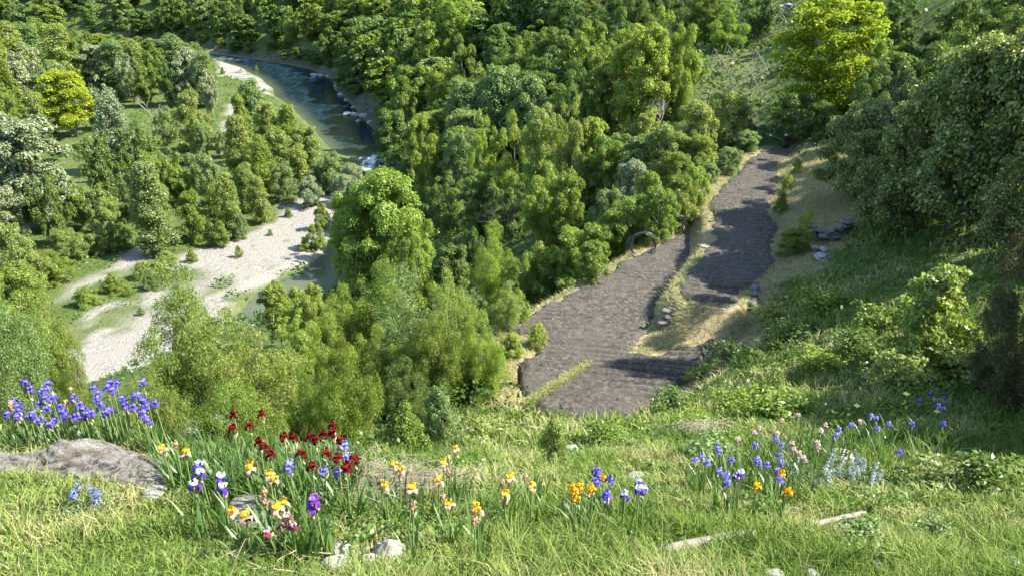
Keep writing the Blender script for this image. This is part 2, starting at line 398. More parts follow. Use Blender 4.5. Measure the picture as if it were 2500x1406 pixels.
def leaves(R, lobes, n, ln, wd, out=.55, upb=.62, droop=0., shell=(.5, 1.05), jit=.25, cup=.15):
    """n leaf faces spread over ellipsoid lobes; returns V, F, rnd"""
    lobes = np.array(lobes, float)      # cx cy cz rx ry rz
    wgt = (lobes[:, 3]*lobes[:, 5]); wgt = wgt/wgt.sum()
    k = R.choice(len(lobes), n, p=wgt); lb = lobes[k]
    d = unit(R.normal(size=(n, 3))); d[:, 2] = np.where((d[:, 2] < -.2) & (R.random(n) < .6), -d[:, 2], d[:, 2])
    r = shell[0]+(shell[1]-shell[0])*R.random(n)**.6
    P = lb[:, :3]+d*lb[:, 3:]*r[:, None]
    nr = unit(d*out+np.array([0, 0, upb])+R.normal(size=(n, 3))*(1-out)*.75)
    ax = unit(np.cross(nr, R.normal(size=(n, 3)))); ax[:, 2] -= droop; ax = unit(ax)
    sd = unit(np.cross(nr, ax)); nr = np.cross(ax, sd)
    s = (1+jit*R.normal(size=(n, 1))).clip(.5, 1.7)
    l = ln*s; w = wd*s
    A = P; B = P+ax*l*.45+sd*w*.5+nr*w*cup; C = P+ax*l-nr*l*.12; D = P+ax*l*.45-sd*w*.5+nr*w*cup
    V = np.stack([A, B, C, D], 1).reshape(-1, 3); F = np.arange(4*n).reshape(n, 4)
    rnd = np.repeat(R.random(n), 4)
    return V, F, rnd
def crown_lobes(R, h, r, z0=.28, nl=24, lr=.34, sub=7, shape='round', subr=.45):
    """big lobes laid over an uneven envelope, each broken into small ones"""
    lob = []; big = []
    if shape == 'multi':
        nlead = 8; per = max(3, nl//nlead)
        for a in range(nlead):
            th = a*2.4+R.random(); u = (0 if a == 0 else .45+.5*R.random()); tip = np.array([cos(th)*r*.9*u, sin(th)*r*.9*u, h*(1-.42*u*R.random()-.08*R.random()-.16*u)])
            bs = np.array([cos(th)*r*.25*u, sin(th)*r*.25*u, h*z0])
            for i in range(per):
                t = (i+.4)/per; c = bs*(1-t)+tip*t+np.array([cos(th), sin(th), 0])*r*.45*u*sin(t*pi); R0 = lr*r*(1.3-.6*t)*(.75+.6*R.random()); c = c+R.normal(size=3)*r*np.array([.15,.15,.12]); big.append((c, R0))
                for j in range(sub):
                    d = R.normal(size=3); d /= np.linalg.norm(d); d[2] = abs(d[2])*.9-.3; q = R0*subr*(.6+.8*R.random()); lob.append([*(c+d*np.array([R0, R0, R0*1.1])*.75), q, q, q*.95])
        return lob, big
    for i in range(nl):
        u = R.random(); t = z0+(1-z0)*(i+.5)/nl*.93
        if shape == 'round': rr = r*sqrt(max(.05, 1-((t-.55)/.52)**2))
        elif shape == 'up': rr = r*(1-.75*max(0, t-.35)/.65)*(0.6+.4*min(1, t/.35))
        elif shape == 'dome': rr = r*sqrt(max(.04, 1-(max(0, t-.3)/.72)**2))
        elif shape == 'cone': rr = r*(1.05-t)
        a = i*2.4+R.random()*.9; q = R.random()**.45
        R0 = lr*r*(.75+.5*R.random())
        c = np.array([cos(a)*max(0, rr-R0*.7)*q, sin(a)*max(0, rr-R0*.7)*q, t*h-R0*.3])
        rz = R0*(.8 if shape != 'up' else 1.5)
        big.append((c, R0))
        for j in range(sub):
            d = R.normal(size=3); d /= np.linalg.norm(d); d[2] = abs(d[2])*.9-.25
            s = R0*subr*(.7+.7*R.random())
            lob.append([*(c+d*np.array([R0, R0, rz])*.72), s, s, s*(.75 if shape != 'up' else 1.3)])
    return lob, big
def limb_mesh(R, h, big, tr, lean=.04, k=6, nmax=14, twist=.5):
    mb = MB(); pts = [np.array([0, 0, -.4])]; top = .72*h
    for i in range(1, 7): pts.append(np.array([R.normal()*lean*i*.4, R.normal()*lean*i*.4, top*i/6]))
    mb.tube(pts, [tr*(1.25-.17*i) if i else tr*1.5 for i in range(7)], 8)
    idx = R.permutation(len(big))[:nmax]
    for i in idx:
        c, r0 = big[i]; zz = max(.12*h, c[2]-np.hypot(c[0], c[1])*.8-.1*h); zz = min(zz, top*.95)
        q = zz/top*6; a = pts[int(q)]*(1-q % 1)+pts[min(6, int(q)+1)]*(q % 1)
        m = (a+c)/2+np.array([0, 0, -.04*h])+R.normal(size=3)*.04*h*twist; rr = tr*(.55-.3*zz/h)
        mb.tube([a, (a*2+m)/3, m, (m+c)/2+R.normal(size=3)*.02*h, c], [rr, rr*.8, rr*.6, rr*.4, rr*.15], 5)
    return mb

class Proto:
    def __init__(s, crown, trunk): s.crown = crown; s.trunk = trunk
def make_proto(seed, h, r, n, ln, wd, shape='round', z0=.25, nl=24, lr=.34, sub=7, subr=.45, tr=.18, lean=.05, nmax=14, **kw):
    R = np.random.default_rng(seed); lob, big = crown_lobes(R, h, r, z0, nl, lr, sub, shape, subr)
    V, F, rnd = leaves(R, lob, n, ln, wd, **kw)
    kz = h/np.percentile(V[:, 2], 99.7); kr = r/np.percentile(np.hypot(V[:, 0], V[:, 1]), 97); K = np.array([kr, kr, kz]); V = V*K; big = [(c*K, q) for c, q in big]
    c = mesh_obj('crown', V, F, None, link=False, colattr=dict(rnd=rnd)).data
    t = limb_mesh(R, h, big, tr, lean, nmax=nmax).build('trunk', M_bark, link=False, smooth=True).data
    p = Proto(c, t); p.h = h; p.r = r; return p
def with_mat(me, m):
    key = me.name+m.name
    if key not in _mm:
        c = me.copy(); c.materials.clear(); c.materials.append(m); _mm[key] = c
    return _mm[key]
_mm = {}
M_bark = simple('bark', (.15, .125, .10), .9, .4, 9, .8, .03)
M_deadwood = simple('dead_wood', (.36, .33, .29), .9, .3, 12, .5, .01)
G = {
 'mid':   leafmat('leaf_mid_green', [(0.099,0.155,0.027), (0.160,0.230,0.038), (0.249,0.314,0.056)], .38, .09),
 'bright':leafmat('leaf_bright_green', [(0.145,0.210,0.032), (0.214,0.299,0.052), (0.300,0.389,0.062)], .40, .09),
 'deep':  leafmat('leaf_deep_green', [(0.064,0.115,0.027), (0.102,0.170,0.036), (0.164,0.230,0.051)], .32, .09),
 'olive': leafmat('leaf_olive', [(0.107,0.163,0.051), (0.157,0.230,0.077), (0.234,0.306,0.119)], .34, .09),
 'silver':leafmat('leaf_silvery', [(.13,.18,.075), (.22,.28,.135), (.34,.39,.25)], .26, .10, .03, (1.05,1.1,.7)),
 'willow':leafmat('leaf_willow', [(0.135,0.185,0.045), (0.213,0.278,0.067), (0.323,0.371,0.110)], .40, .09),
 'yellow':leafmat('leaf_yellow_green', [(.165,.225,.018), (.26,.33,.028), (.38,.43,.05)], .42, .03),
 'blossom':leafmat('leaf_and_cream_blossom', [(0.131,0.180,0.067), (0.229,0.260,0.127), (0.450,0.490,0.270)], .28, .06, .04, (1.05,1.1,.7)),
 'brown': leafmat('leaf_bronze', [(.050,.058,.020), (.100,.100,.038), (.17,.15,.075)], .18, .04, .02, (1.1,1.15,.6)),
 'hazel': leafmat('leaf_hazel', [(0.138,0.200,0.049), (0.223,0.280,0.077), (0.323,0.390,0.104)], .38, .04, .03),
 'fig':   leafmat('leaf_large_green', [(0.106,0.155,0.043), (0.182,0.236,0.073), (0.386,0.425,0.156)], .35, .05, .04),
}
P_ = {}
P_['broad'] = [make_proto(1, 10, 3.9, 26000, .26, .16, nl=30, lr=.33, sub=8), make_proto(2, 10, 3.9, 26000, .26, .16, shape='multi', nl=40, lr=.27, sub=8, z0=.15), make_proto(31, 10, 3.9, 26000, .25, .15, shape='multi', nl=48, lr=.24, sub=8, z0=.2), make_proto(32, 10, 3.9, 26000, .25, .15, nl=40, lr=.28, sub=8, z0=.15), make_proto(33, 10, 3.9, 26000, .25, .15, shape='multi', nl=40, lr=.26, sub=8, z0=.1)]
P_['lush']  = [make_proto(41, 10, 4.1, 62000, .17, .10, nl=50, lr=.27, sub=9, z0=.12), make_proto(42, 10, 4.1, 62000, .17, .10, shape='multi', nl=56, lr=.25, sub=9, z0=.12), make_proto(43, 10, 4.1, 62000, .17, .10, shape='multi', nl=48, lr=.27, sub=9, z0=.08)]
P_['lushround'] = [make_proto(44, 10, 4.4, 80000, .17, .10, shape='dome', z0=.1, nl=64, lr=.24, sub=9)]
P_['dome']  = [make_proto(s, 10, 5.4, 30000, .27, .19, shape='dome', z0=.15, nl=34, lr=.30, sub=7) for s in (4, 5)]
P_['far']   = [make_proto(s, 10, 4.3, 9000, .46, .33, nl=30, lr=.32, sub=7, z0=.05, nmax=6, shape=sh) for s, sh in ((6, 'round'), (7, 'multi'), (8, 'dome'), (9, 'multi'))]
P_['up']    = [make_proto(s, 12, 2.6, 20000, .23, .12, shape='up', z0=.08, nl=34, lr=.42, sub=6, upb=.1) for s in (9, 10)]
P_['round'] = [make_proto(s, 6, 3.6, 20000, .21, .10, shape='dome', z0=.08, nl=26, lr=.34, sub=6) for s in (11, 12)]
P_['shrub'] = [make_proto(s, 3, 2.2, 9000, .16, .09, shape='dome', z0=.05, nl=18, lr=.40, sub=6, tr=.05, nmax=9) for s in (13, 14)]
P_['near']  = [make_proto(s, 8, 3.7, 34000, .20, .045, shape='multi', z0=.2, nl=64, lr=.24, sub=8, subr=.5, tr=.10, nmax=34, out=.25, upb=.15, droop=.25) for s in (15, 16)]
P_['ash']   = [make_proto(s, 8, 3.9, 60000, .14, .06, shape='multi', z0=.1, nl=64, lr=.26, sub=9, subr=.5, tr=.11, nmax=26, out=.4) for s in (17, 18)]
P_['big']   = [make_proto(19, 10, 5.6, 46000, .25, .15, shape='dome', z0=.14, nl=56, lr=.23, sub=9, subr=.48, tr=.24, nmax=30, out=.3, upb=.8)]
P_['hazel'] = [make_proto(20, 2.9, 1.7, 6500, .15, .12, shape='dome', z0=.08, nl=30, lr=.28, sub=7, tr=.035, nmax=22, out=.35, upb=.5, cup=.1)]
P_['bronze']= [make_proto(21, 6, 3.0, 60000, .075, .045, z0=.05, nl=40, lr=.30, sub=9, tr=.07, nmax=20, out=.3)]
P_['sprout']= [make_proto(22, 1.6, .55, 900, .085, .05, shape='up', z0=.1, nl=16, lr=.4, sub=4, tr=.012, nmax=12, out=.2, upb=.5)]
P_['herb']  = [make_proto(s, .6, .55, 1500, .07, .035, shape='dome', z0=.05, nl=12, lr=.42, sub=5, tr=.008, nmax=8, out=.3, upb=.4) for s in (23, 24)]
P_['yellow']= [make_proto(25, 10, 4.0, 34000, .22, .13, z0=.10, nl=46, lr=.27, sub=8, tr=.17, nmax=22, out=.4)]

def bare_mesh(seed, h, lvl=4, spread=.55, r0=.09, up=.25):
    R = np.random.default_rng(seed); mb = MB()
    def br(p, d, l, r, k):
        pts = [p]; dd = d.copy()
        for i in range(3):
            dd = dd+R.normal(size=3)*.14; dd[2] += .03; dd /= np.linalg.norm(dd); pts.append(pts[-1]+dd*l/3)
        mb.tube(pts, [r, r*.85, r*.7, r*.5], 4 if k < 3 else 5)
        if k == 0: return
        for i in range(R.integers(2, 5)):
            t = R.random()*.6+.4; q = pts[0]*(1-t)+pts[-1]*t if t < .99 else pts[-1]
            nd = dd+R.normal(size=3)*spread+np.array([0, 0, up]); nd /= np.linalg.norm(nd)
            br(pts[-1] if i < 2 else pts[2], nd, l*(.62+.25*R.random()), r*.55, k-1)
    br(np.array([0, 0, -.2]), np.array([.05, .05, 1.]), h*.36, r0, lvl); return mb

TREES = []     # every tree: dict(x, y, px, py, kind name, colour, group, label pieces)
def put_tree(kind, green, x, y, h, r, name, group, adj, zoff=0, sink=0.0):
    pr = P_[kind][len(TREES) % len(P_[kind])]
    z = hq(x, y)-sink
    root = empty(name, (x, y, z), rng.random()*6.28)
    sx = r/pr.r; sz = h/pr.h; root.scale = (sx, sx*(.92+.16*rng.random()), sz)
    c = bpy.data.objects.new('crown', with_mat(pr.crown, G[green])); COL.objects.link(c); c.parent = root
    t = bpy.data.objects.new('trunk', pr.trunk); COL.objects.link(t); t.parent = root
    # picture position of the crown (for wording the label only)
    q = np.array([x, y, z+h*.8]); zc = q[1]*cP-q[2]*sP; px = 1250+FPX*q[0]/zc; py = 703-FPX*(q[1]*sP+q[2]*cP)/zc
    TREES.append(dict(o=root, x=x, y=y, r=r, px=px, py=py, group=group, adj=adj, kind=kind, green=green, h=h))
    return root
def tree_px(px, top, base, w, kind, green, name, group, adj=None, y=None, h=None):
    """stands where the pixel (px, base) meets the ground; as tall and wide as the picture shows"""
    if y is None: q = march(px, base)
    else: q = at_y(px, base, y); q[2] = hq(q[0], q[1])
    depth = q[1]*cP-q[2]*sP
    d = ray(px, top); tp = d*(q[1]/d[1]); hh = max(1.0, tp[2]-hq(q[0], q[1])) if h is None else h
    r = w/2*depth/FPX
    hh = min(hh, 22)
    return put_tree(kind, green, q[0], q[1], hh, r, name, group, adj)
# ------------------------------------------------------------------ trees read off the picture: (px, top row, base row, width, kind, green, adjective)
def plant(group, name, rows):
    for r in rows:
        px, top, base, w, kind, green, adj = r[:7]; w = w*(.80 if 'floodplain' in group or 'gravel and' in group else .90); kw = r[7] if len(r) > 7 else {}
        tree_px(px, top, base, w, kind, green, name if len(r) < 9 else r[8], group, adj, **kw)
plant('trees at the far end of the floodplain', 'tree', [
 (15,70,262,110,'up','willow','tall feathery'),(52,22,235,110,'up','willow','tall narrow'),(98,110,268,120,'broad','blossom','cream-flowered'),(130,15,215,80,'up','mid','slender'),
 (172,48,240,95,'up','willow','tall light green'),(60,150,290,110,'broad','blossom','cream-flowered'),(215,50,205,85,'broad','deep','dark'),(150,150,285,130,'dome','olive','broad olive'),
 (250,108,232,115,'broad','silver','whitish'),(205,95,235,80,'broad','mid','mid green'),(300,100,238,95,'up','olive','olive'),(345,98,232,80,'up','willow','light green'),(395,112,232,85,'broad','mid','mid green'),
 (440,85,212,85,'up','olive','tall olive'),(425,150,262,75,'broad','deep','dark'),(475,118,258,110,'dome','silver','grey-green'),(512,128,262,70,'up','olive','pointed olive'),
 (360,158,262,85,'broad','mid','mid green'),(100,60,225,90,'up','olive','feathery olive'),
 (190,78,128,90,'broad','olive','river-side'),(245,85,135,95,'broad','mid','river-side'),(300,88,140,95,'broad','willow','river-side'),(350,90,146,95,'broad','mid','river-side'),(400,95,150,95,'broad','olive','river-side'),(455,100,160,85,'broad','willow','river-side'),(110,60,125,100,'broad','mid','river-side'),(40,60,125,110,'broad','mid','river-side'),(495,118,175,70,'broad','olive','river-side'),(28,140,300,90,'up','mid','upright green'),(330,135,250,70,'broad','silver','pale flowered')])
plant('trees around the meadow in the floodplain', 'tree', [
 (188,176,335,165,'broad','yellow','bright yellow-green'),(258,188,318,85,'broad','blossom','pale yellow'),(518,178,285,65,'broad','blossom','small yellow-white'),(28,225,312,70,'round','mid','low bushy'),
 (112,222,345,115,'round','willow','rounded light green'),(300,222,425,105,'up','silver','drooping grey-olive'),(480,222,372,115,'round','willow','rounded'),(350,300,452,120,'broad','deep','dark green'),(415,262,352,80,'round','olive','low olive'),
 (265,335,480,115,'broad','deep','deep green'),(285,245,360,90,'up','olive','yellowish olive'),(425,345,500,100,'broad','mid','mid green'),(385,375,520,95,'dome','mid','leafy'),
 (115,285,560,235,'broad','silver','large silvery'),(18,300,470,110,'broad','silver','silvery'),(52,400,570,120,'round','olive','olive'),(205,440,562,105,'broad','mid','mid green'),(258,455,568,90,'broad','willow','light green'),
 (30,455,600,110,'broad','blossom','pale flowered'),(150,430,600,105,'broad','deep','shaded'),(470,375,455,80,'round','olive','low olive'),(330,420,540,90,'round','deep','dark low'),(500,165,232,60,'round','mid','small')])
plant('trees between the gravel and the river', 'tree', [
 (625,195,345,95,'up','olive','tall olive'),(600,232,365,60,'up','mid','slender'),(668,250,402,85,'broad','willow','light green'),(715,256,405,70,'up','mid','pointed'),(690,310,450,90,'up','willow','bright green'),(755,310,430,85,'broad','willow','leafy'),
 (735,355,470,80,'up','willow','upright green'),(600,285,470,80,'up','willow','tall feathery'),(650,335,480,80,'up','mid','upright'),(815,372,468,95,'round','olive','rounded olive'),(865,400,482,70,'round','silver','low pale'),
 (780,392,470,70,'round','olive','low olive'),(700,400,492,85,'round','olive','rounded grey-green'),(760,430,505,85,'round','silver','low grey'),(840,425,500,70,'round','silver','grey'),
 (570,425,582,70,'up','willow','bright upright'),(640,430,545,65,'up','willow','upright'),(520,375,500,85,'round','olive','low olive'),(610,400,520,70,'up','willow','light green'),(480,468,592,100,'round','mid','dark rounded'),
 (545,540,604,42,'up','willow','short'),(392,400,622,120,'up','olive','tall dark-trunked'),(590,520,585,45,'round','olive','small'),(450,410,500,80,'round','mid','bushy'),(540,450,560,70,'up','mid','upright'),
 (790,498,562,52,'round','mid','small bushy'),(775,545,612,58,'round','mid','water-side'),(880,440,520,60,'round','silver','low grey'),(550,320,385,50,'round','willow','small'),(500,300,385,50,'round','olive','small olive')])
plant('bushes at the left edge of the gravel', 'bush', [
 (20,540,705,150,'round','willow','fine-leaved'),(85,585,720,120,'round','willow','fine-leaved light'),(175,560,640,90,'round','willow','low grassy'),(240,550,620,90,'round','willow','low bright'),(295,545,610,70,'round','mid','low bright'),
 (130,620,690,110,'round','mid','low green'),(60,650,780,150,'round','mid','large round'),(410,612,650,60,'shrub','willow','low bank'),(350,640,680,60,'shrub','willow','low bank'),(280,668,712,60,'shrub','mid','low bank'),(215,700,745,70,'shrub','mid','low bank'),(375,660,705,50,'shrub','olive','low olive'),(315,700,722,22,'shrub','mid','tiny round')])
plant('small shrubs scattered on the gravel', 'shrub', [
 (585,600,628,24,'shrub','willow','tiny light'),(705,508,530,26,'shrub','olive','tiny olive'),(470,610,640,30,'shrub','mid','small dark'),(430,735,752,20,'shrub','mid','tiny dark'),(345,750,768,22,'shrub','olive','tiny olive'),(520,575,600,34,'shrub','willow','small light'),(660,560,575,16,'shrub','olive','tiny olive'),(830,520,560,40,'round','silver','grey'),(745,580,612,34,'shrub','mid','small water-side'),(627,160,178,12,'shrub','mid','lone'),(545,165,182,16,'shrub','mid','lone')])
plant('near trees on the slope below the left irises', 'tree', [
 (495,642,1000,310,'near','willow','narrow-leaved bright',dict(y=20)),(655,790,1040,270,'near','willow','narrow-leaved low',dict(y=18.5)),(70,655,975,270,'near','willow','feathery bright',dict(y=19)),(165,715,960,120,'near','willow','feathery',dict(y=21)),
 (35,735,950,190,'bronze','olive','small-leaved olive',dict(y=15),'shrub'),(385,905,1050,170,'near','willow','low feathery',dict(y=15.5)),(10,665,930,200,'near','bright','bright',dict(y=23)),(560,930,1060,200,'ash','mid','dark low',dict(y=14.5)),(180,900,1010,150,'near','mid','low',dict(y=15))])
plant('trees on the slope between the river and the terraces', 'tree', [
 (955,418,745,235,'lushround','bright','large rounded bright'),(885,470,740,130,'lush','bright','bright'),(1025,520,770,130,'lush','bright','bright leafy'),(1215,545,760,130,'ash','bright','bright feathery'),
 (950,640,880,170,'ash','mid','leafy'),(1010,660,975,230,'ash','olive','fine twigged'),(1110,665,960,170,'ash','willow','light fine-leaved'),(1190,760,975,120,'ash','bright','leafy'),(1080,770,1000,150,'ash','mid','leafy'),
 (690,692,850,90,'broad','mid','water-side'),(770,700,880,110,'lush','bright','leafy'),(745,770,930,120,'lush','bright','bright'),(860,700,890,130,'ash','bright','bright leafy'),(840,770,1000,170,'ash','bright','broad bright'),(700,850,980,100,'broad','deep','dark'),
 (930,800,1020,160,'ash','mid','twiggy'),(850,880,1060,190,'near','mid','fine-leaved',dict(y=16)),(760,900,1050,150,'near','mid','fine-leaved dark',dict(y=16.5)),(1000,880,1040,140,'ash','deep','dark',dict(y=18.5)),(1075,950,1060,120,'shrub','olive','round grey-green',dict(y=15.5),'bush'),
 (990,985,1075,130,'shrub','mid','low',dict(y=14),'bush'),(1150,860,990,120,'ash','bright','leafy',dict(y=21.5)),(1110,600,760,90,'broad','deep','dark'),(1160,560,700,70,'broad','deep','dark'),
 (1280,620,770,130,'lush','mid','leafy'),(1235,690,800,110,'ash','willow','light fine-leaved'),(1090,1000,1075,90,'shrub','olive','low olive',dict(y=13.2),'bush')])
plant('bushes along the outer edge of the lower terrace', 'bush', [
 (1330,600,728,120,'round','mid','leafy'),(1395,560,702,150,'round','bright','large bright'),(1455,545,668,120,'round','bright','bright'),(1500,510,640,120,'round','mid','leafy'),(1540,478,612,120,'round','mid','mid green'),(1300,660,752,80,'round','mid','dark'),
 (1600,455,590,110,'round','mid','leafy'),(1650,430,560,100,'round','mid','leafy'),(1690,405,520,75,'round','bright','feathery'),(1570,520,600,90,'round','mid','dark low'),(1620,500,572,90,'round','deep','dark'),(1440,590,690,100,'round','mid','ivy-like'),(1665,490,552,70,'round','deep','dark ivy'),
 (1730,400,450,60,'round','olive','low'),(1775,360,425,80,'round','olive','low'),(1820,320,375,80,'round','olive','low'),(1480,460,600,100,'round','olive','low olive'),(1250,820,868,70,'shrub','bright','low grassy'),(1310,800,845,60,'shrub','bright','low grassy'),(1265,705,790,70,'shrub','bright','light')])
plant('tall trees on the ridge beyond the hose coils', 'tree', [
 (1048,292,520,110,'lush','bright','yellow-tipped'),(1045,350,540,90,'broad','bright','bright'),(1130,322,540,110,'lush','olive','olive'),(1195,280,545,110,'lush','bright','tall bright'),(1255,280,560,120,'lush','bright','leafy'),(1320,262,560,110,'lush','willow','light'),(1392,250,540,120,'lush','willow','tall light green'),
 (1440,290,510,90,'broad','bright','leafy'),(1180,420,590,120,'lush','deep','dark'),(1250,430,580,130,'lush','deep','dark'),(1330,405,600,130,'lush','bright','leafy'),(1380,420,590,110,'round','mid','rounded'),(1100,430,580,120,'lush','deep','dark'),(1050,460,600,90,'broad','deep','shaded'),
 (1490,330,500,120,'lush','mid','leafy'),(1560,330,470,130,'round','olive','fine-leaved'),(1620,300,450,130,'round','willow','soft'),(1690,250,420,130,'round','willow','light'),(1760,225,370,130,'round','willow','soft light'),(1540,390,520,100,'round','silver','pale'),(1440,400,520,100,'round','mid','bushy'),
 (1700,330,430,110,'round','mid','leafy'),(1640,370,470,100,'round','mid','bushy'),(1580,420,540,80,'round','mid','bushy'),(1800,260,355,90,'round','olive','low olive'),(1570,275,380,90,'round','willow','soft')])
plant('trees on the wooded hillside above the ridge', 'tree', [
 (1150,195,400,150,'lush','olive','leafy olive'),(1230,165,395,170,'dome','olive','broad soft'),(1300,190,400,140,'dome','olive','soft'),(1560,60,330,180,'lush','bright','large bright'),(1620,25,300,140,'lush','bright','tall bright'),(1650,90,290,110,'lush','bright','bright'),(1490,120,330,130,'lush','mid','leafy'),(1450,180,350,120,'lush','deep','dark'),
 (1765,0,130,120,'lush','bright','bright'),(1720,-20,110,110,'lush','mid','leafy'),(1690,130,215,70,'broad','bright','small bright'),(1400,150,330,130,'lush','deep','dark'),(1350,70,250,130,'lush','deep','dark'),(1430,50,240,120,'lush','mid','dusky'),(1270,95,280,110,'lush','mid','leafy'),
 (1110,0,190,110,'lush','bright','tall bright'),(1060,55,230,90,'broad','bright','bright'),(1130,90,290,110,'lush','mid','leafy'),(1080,150,310,90,'broad','bright','light-tipped'),(1010,160,330,90,'broad','mid','light-tipped'),(1000,210,380,90,'broad','mid','light-tipped'),(965,270,430,90,'broad','deep','dark'),
 (1840,-40,95,100,'broad','deep','dark'),(1500,0,160,130,'lush','deep','dark'),(1380,-10,150,120,'lush','deep','dark'),(1560,-60,110,110,'lush','deep','dark'),(1660,-60,90,110,'lush','deep','dark')])
plant('trees on the hillside right of the vineyard', 'tree', [
 (2000,-5,292,275,'yellow','yellow','large yellow-green'),(1935,225,352,120,'round','deep','dark ivy-covered'),(2005,250,345,100,'round','deep','dark'),(2110,70,240,110,'broad','bright','leafy'),(2160,130,290,120,'broad','deep','shaded'),(2240,40,200,130,'broad','deep','dark'),(2330,-40,170,150,'broad','deep','dark'),(2440,-40,190,150,'broad','deep','dark'),
 (2180,-10,110,110,'broad','deep','dark'),(2090,-30,80,100,'broad','deep','dark'),(2040,-60,60,110,'broad','deep','dark'),(2250,150,330,120,'broad','deep','shaded'),(2480,90,330,140,'broad','mid','leafy'),(2370,30,420,330,'lush','deep','tall shaded',dict(y=36)),(2270,60,400,260,'lush','deep','big shaded',dict(y=41)),(2430,40,400,260,'lush','deep','big shaded',dict(y=39)),(2130,150,330,150,'lush','deep','shaded',dict(y=46))])
plant('large-leaved trees on the right', 'tree', [
 (2300,95,640,400,'big','fig','huge spreading',dict(y=29)),(2430,70,610,330,'big','fig','tall',dict(y=27.5)),(2085,245,470,190,'big','fig','small spreading',dict(y=36)),(2160,330,610,210,'big','fig','low spreading',dict(y=31)),(2480,330,660,260,'big','fig','dark',dict(y=24))])
plant('shrubs at the right edge', 'shrub', [
 (2245,652,885,225,'hazel','hazel','bright round-leaved hazel'),(2468,560,930,215,'bronze','brown','tall bronze-leaved',dict(y=13.6)),(2400,720,930,105,'bronze','brown','bronze-leaved',dict(y=14.8)),(1958,508,592,62,'sprout','yellow','upright yellow-green'),(1935,560,625,90,'round','mid','ivy-covered'),
 (1888,897,962,62,'sprout','hazel','slender light'),(1350,1095,1185,90,'shrub','hazel','small fine-leaved',dict(y=9.9)),(1920,430,470,40,'shrub','bright','small'),(1945,385,425,34,'shrub','bright','small'),(1905,470,520,40,'shrub','mid','small')])

# ------------------------------------------------------------------ woods on the steep banks: one tree at a time, spaced by hand-like jitter
def proj(x, y, z):
    zc = y*cP-z*sP; return 1250+FPX*x/zc, 703-FPX*(y*sP+z*cP)/zc
placed = [(t['x'], t['y'], t['r']) for t in TREES]
R3 = np.random.default_rng(33)
cand = np.c_[R3.uniform(-330, 150, 26000), R3.uniform(95, 480, 26000)]
d_, s_ = pl_dist(cand, right_b); hc = hfast(cand)
forest = []
for (x, y), dd, ss, z in zip(cand, d_, s_, hc):
    if ss <= 0 or dd < (5.5 if y < 290 else 4): continue
    q = proj(x, y, z+5)
    if not (-60 < q[0] < 2560 and -40 < q[1] < 420): continue
    if q[0] > 1640 and q[1] > -10: continue
    if y < 120 and q[0] > 1500: continue
    sp = 5.4+.0135*y
    if any((x-a)**2+(y-b)**2 < (sp if i >= len(TREES) else max(sp*.75, r_*.9))**2 for i, (a, b, r_) in enumerate(placed)): continue
    g0 = march(q[0], q[1], 4, 10)          # is something of it in view?
    if np.hypot(g0[0]-x, g0[1]-y) > 60: continue
    placed.append((x, y, 4)); forest.append((x, y, q))
forest.sort(key=lambda f: f[1]); print('FOREST', len(forest))

bankc = np.c_[R3.uniform(-330, 40, 30000), R3.uniform(110, 480, 30000)]; db, sb = pl_dist(bankc, right_b); BANK = []
for (x, y), dd, ss in zip(bankc, db, sb):
    if ss <= 0 or not 1.2 < dd < 5.5 or len(BANK) >= 46: continue
    q = proj(x, y, RIV)
    if not (-20 < q[0] < 1010) or (835 < q[0] < 935 and 262 < q[1] < 318): continue
    if any((x-a)**2+(y-b)**2 < (4.2+.006*y)**2 for a, b in BANK): continue
    BANK.append((x, y))
for x, y, q in forest[:175]:
    far = y > 185
    gname = 'wooded far bank left of the waterfall' if q[0] < 700 else 'wooded bank above the river bend' if q[0] < 1000 else 'dark wood at the top of the hillside'
    green = R3.choice(['deep', 'mid', 'deep', 'mid', 'deep', 'olive'])
    put_tree('far' if far else 'broad', green, x, y, (R3.uniform(10, 15.5) if far else R3.uniform(7.5, 11.5)), (R3.uniform(5.2, 7.6) if far else R3.uniform(4.0, 5.4)), 'tree', gname, {'deep': 'dark', 'mid': 'mid green', 'olive': 'olive'}[green])
for x, y in BANK: put_tree('round', R3.choice(['deep', 'mid', 'deep', 'olive']), x, y, R3.uniform(3, 5), R3.uniform(2.4, 3.8), 'bush', 'bushes along the foot of the wooded bank', 'low')
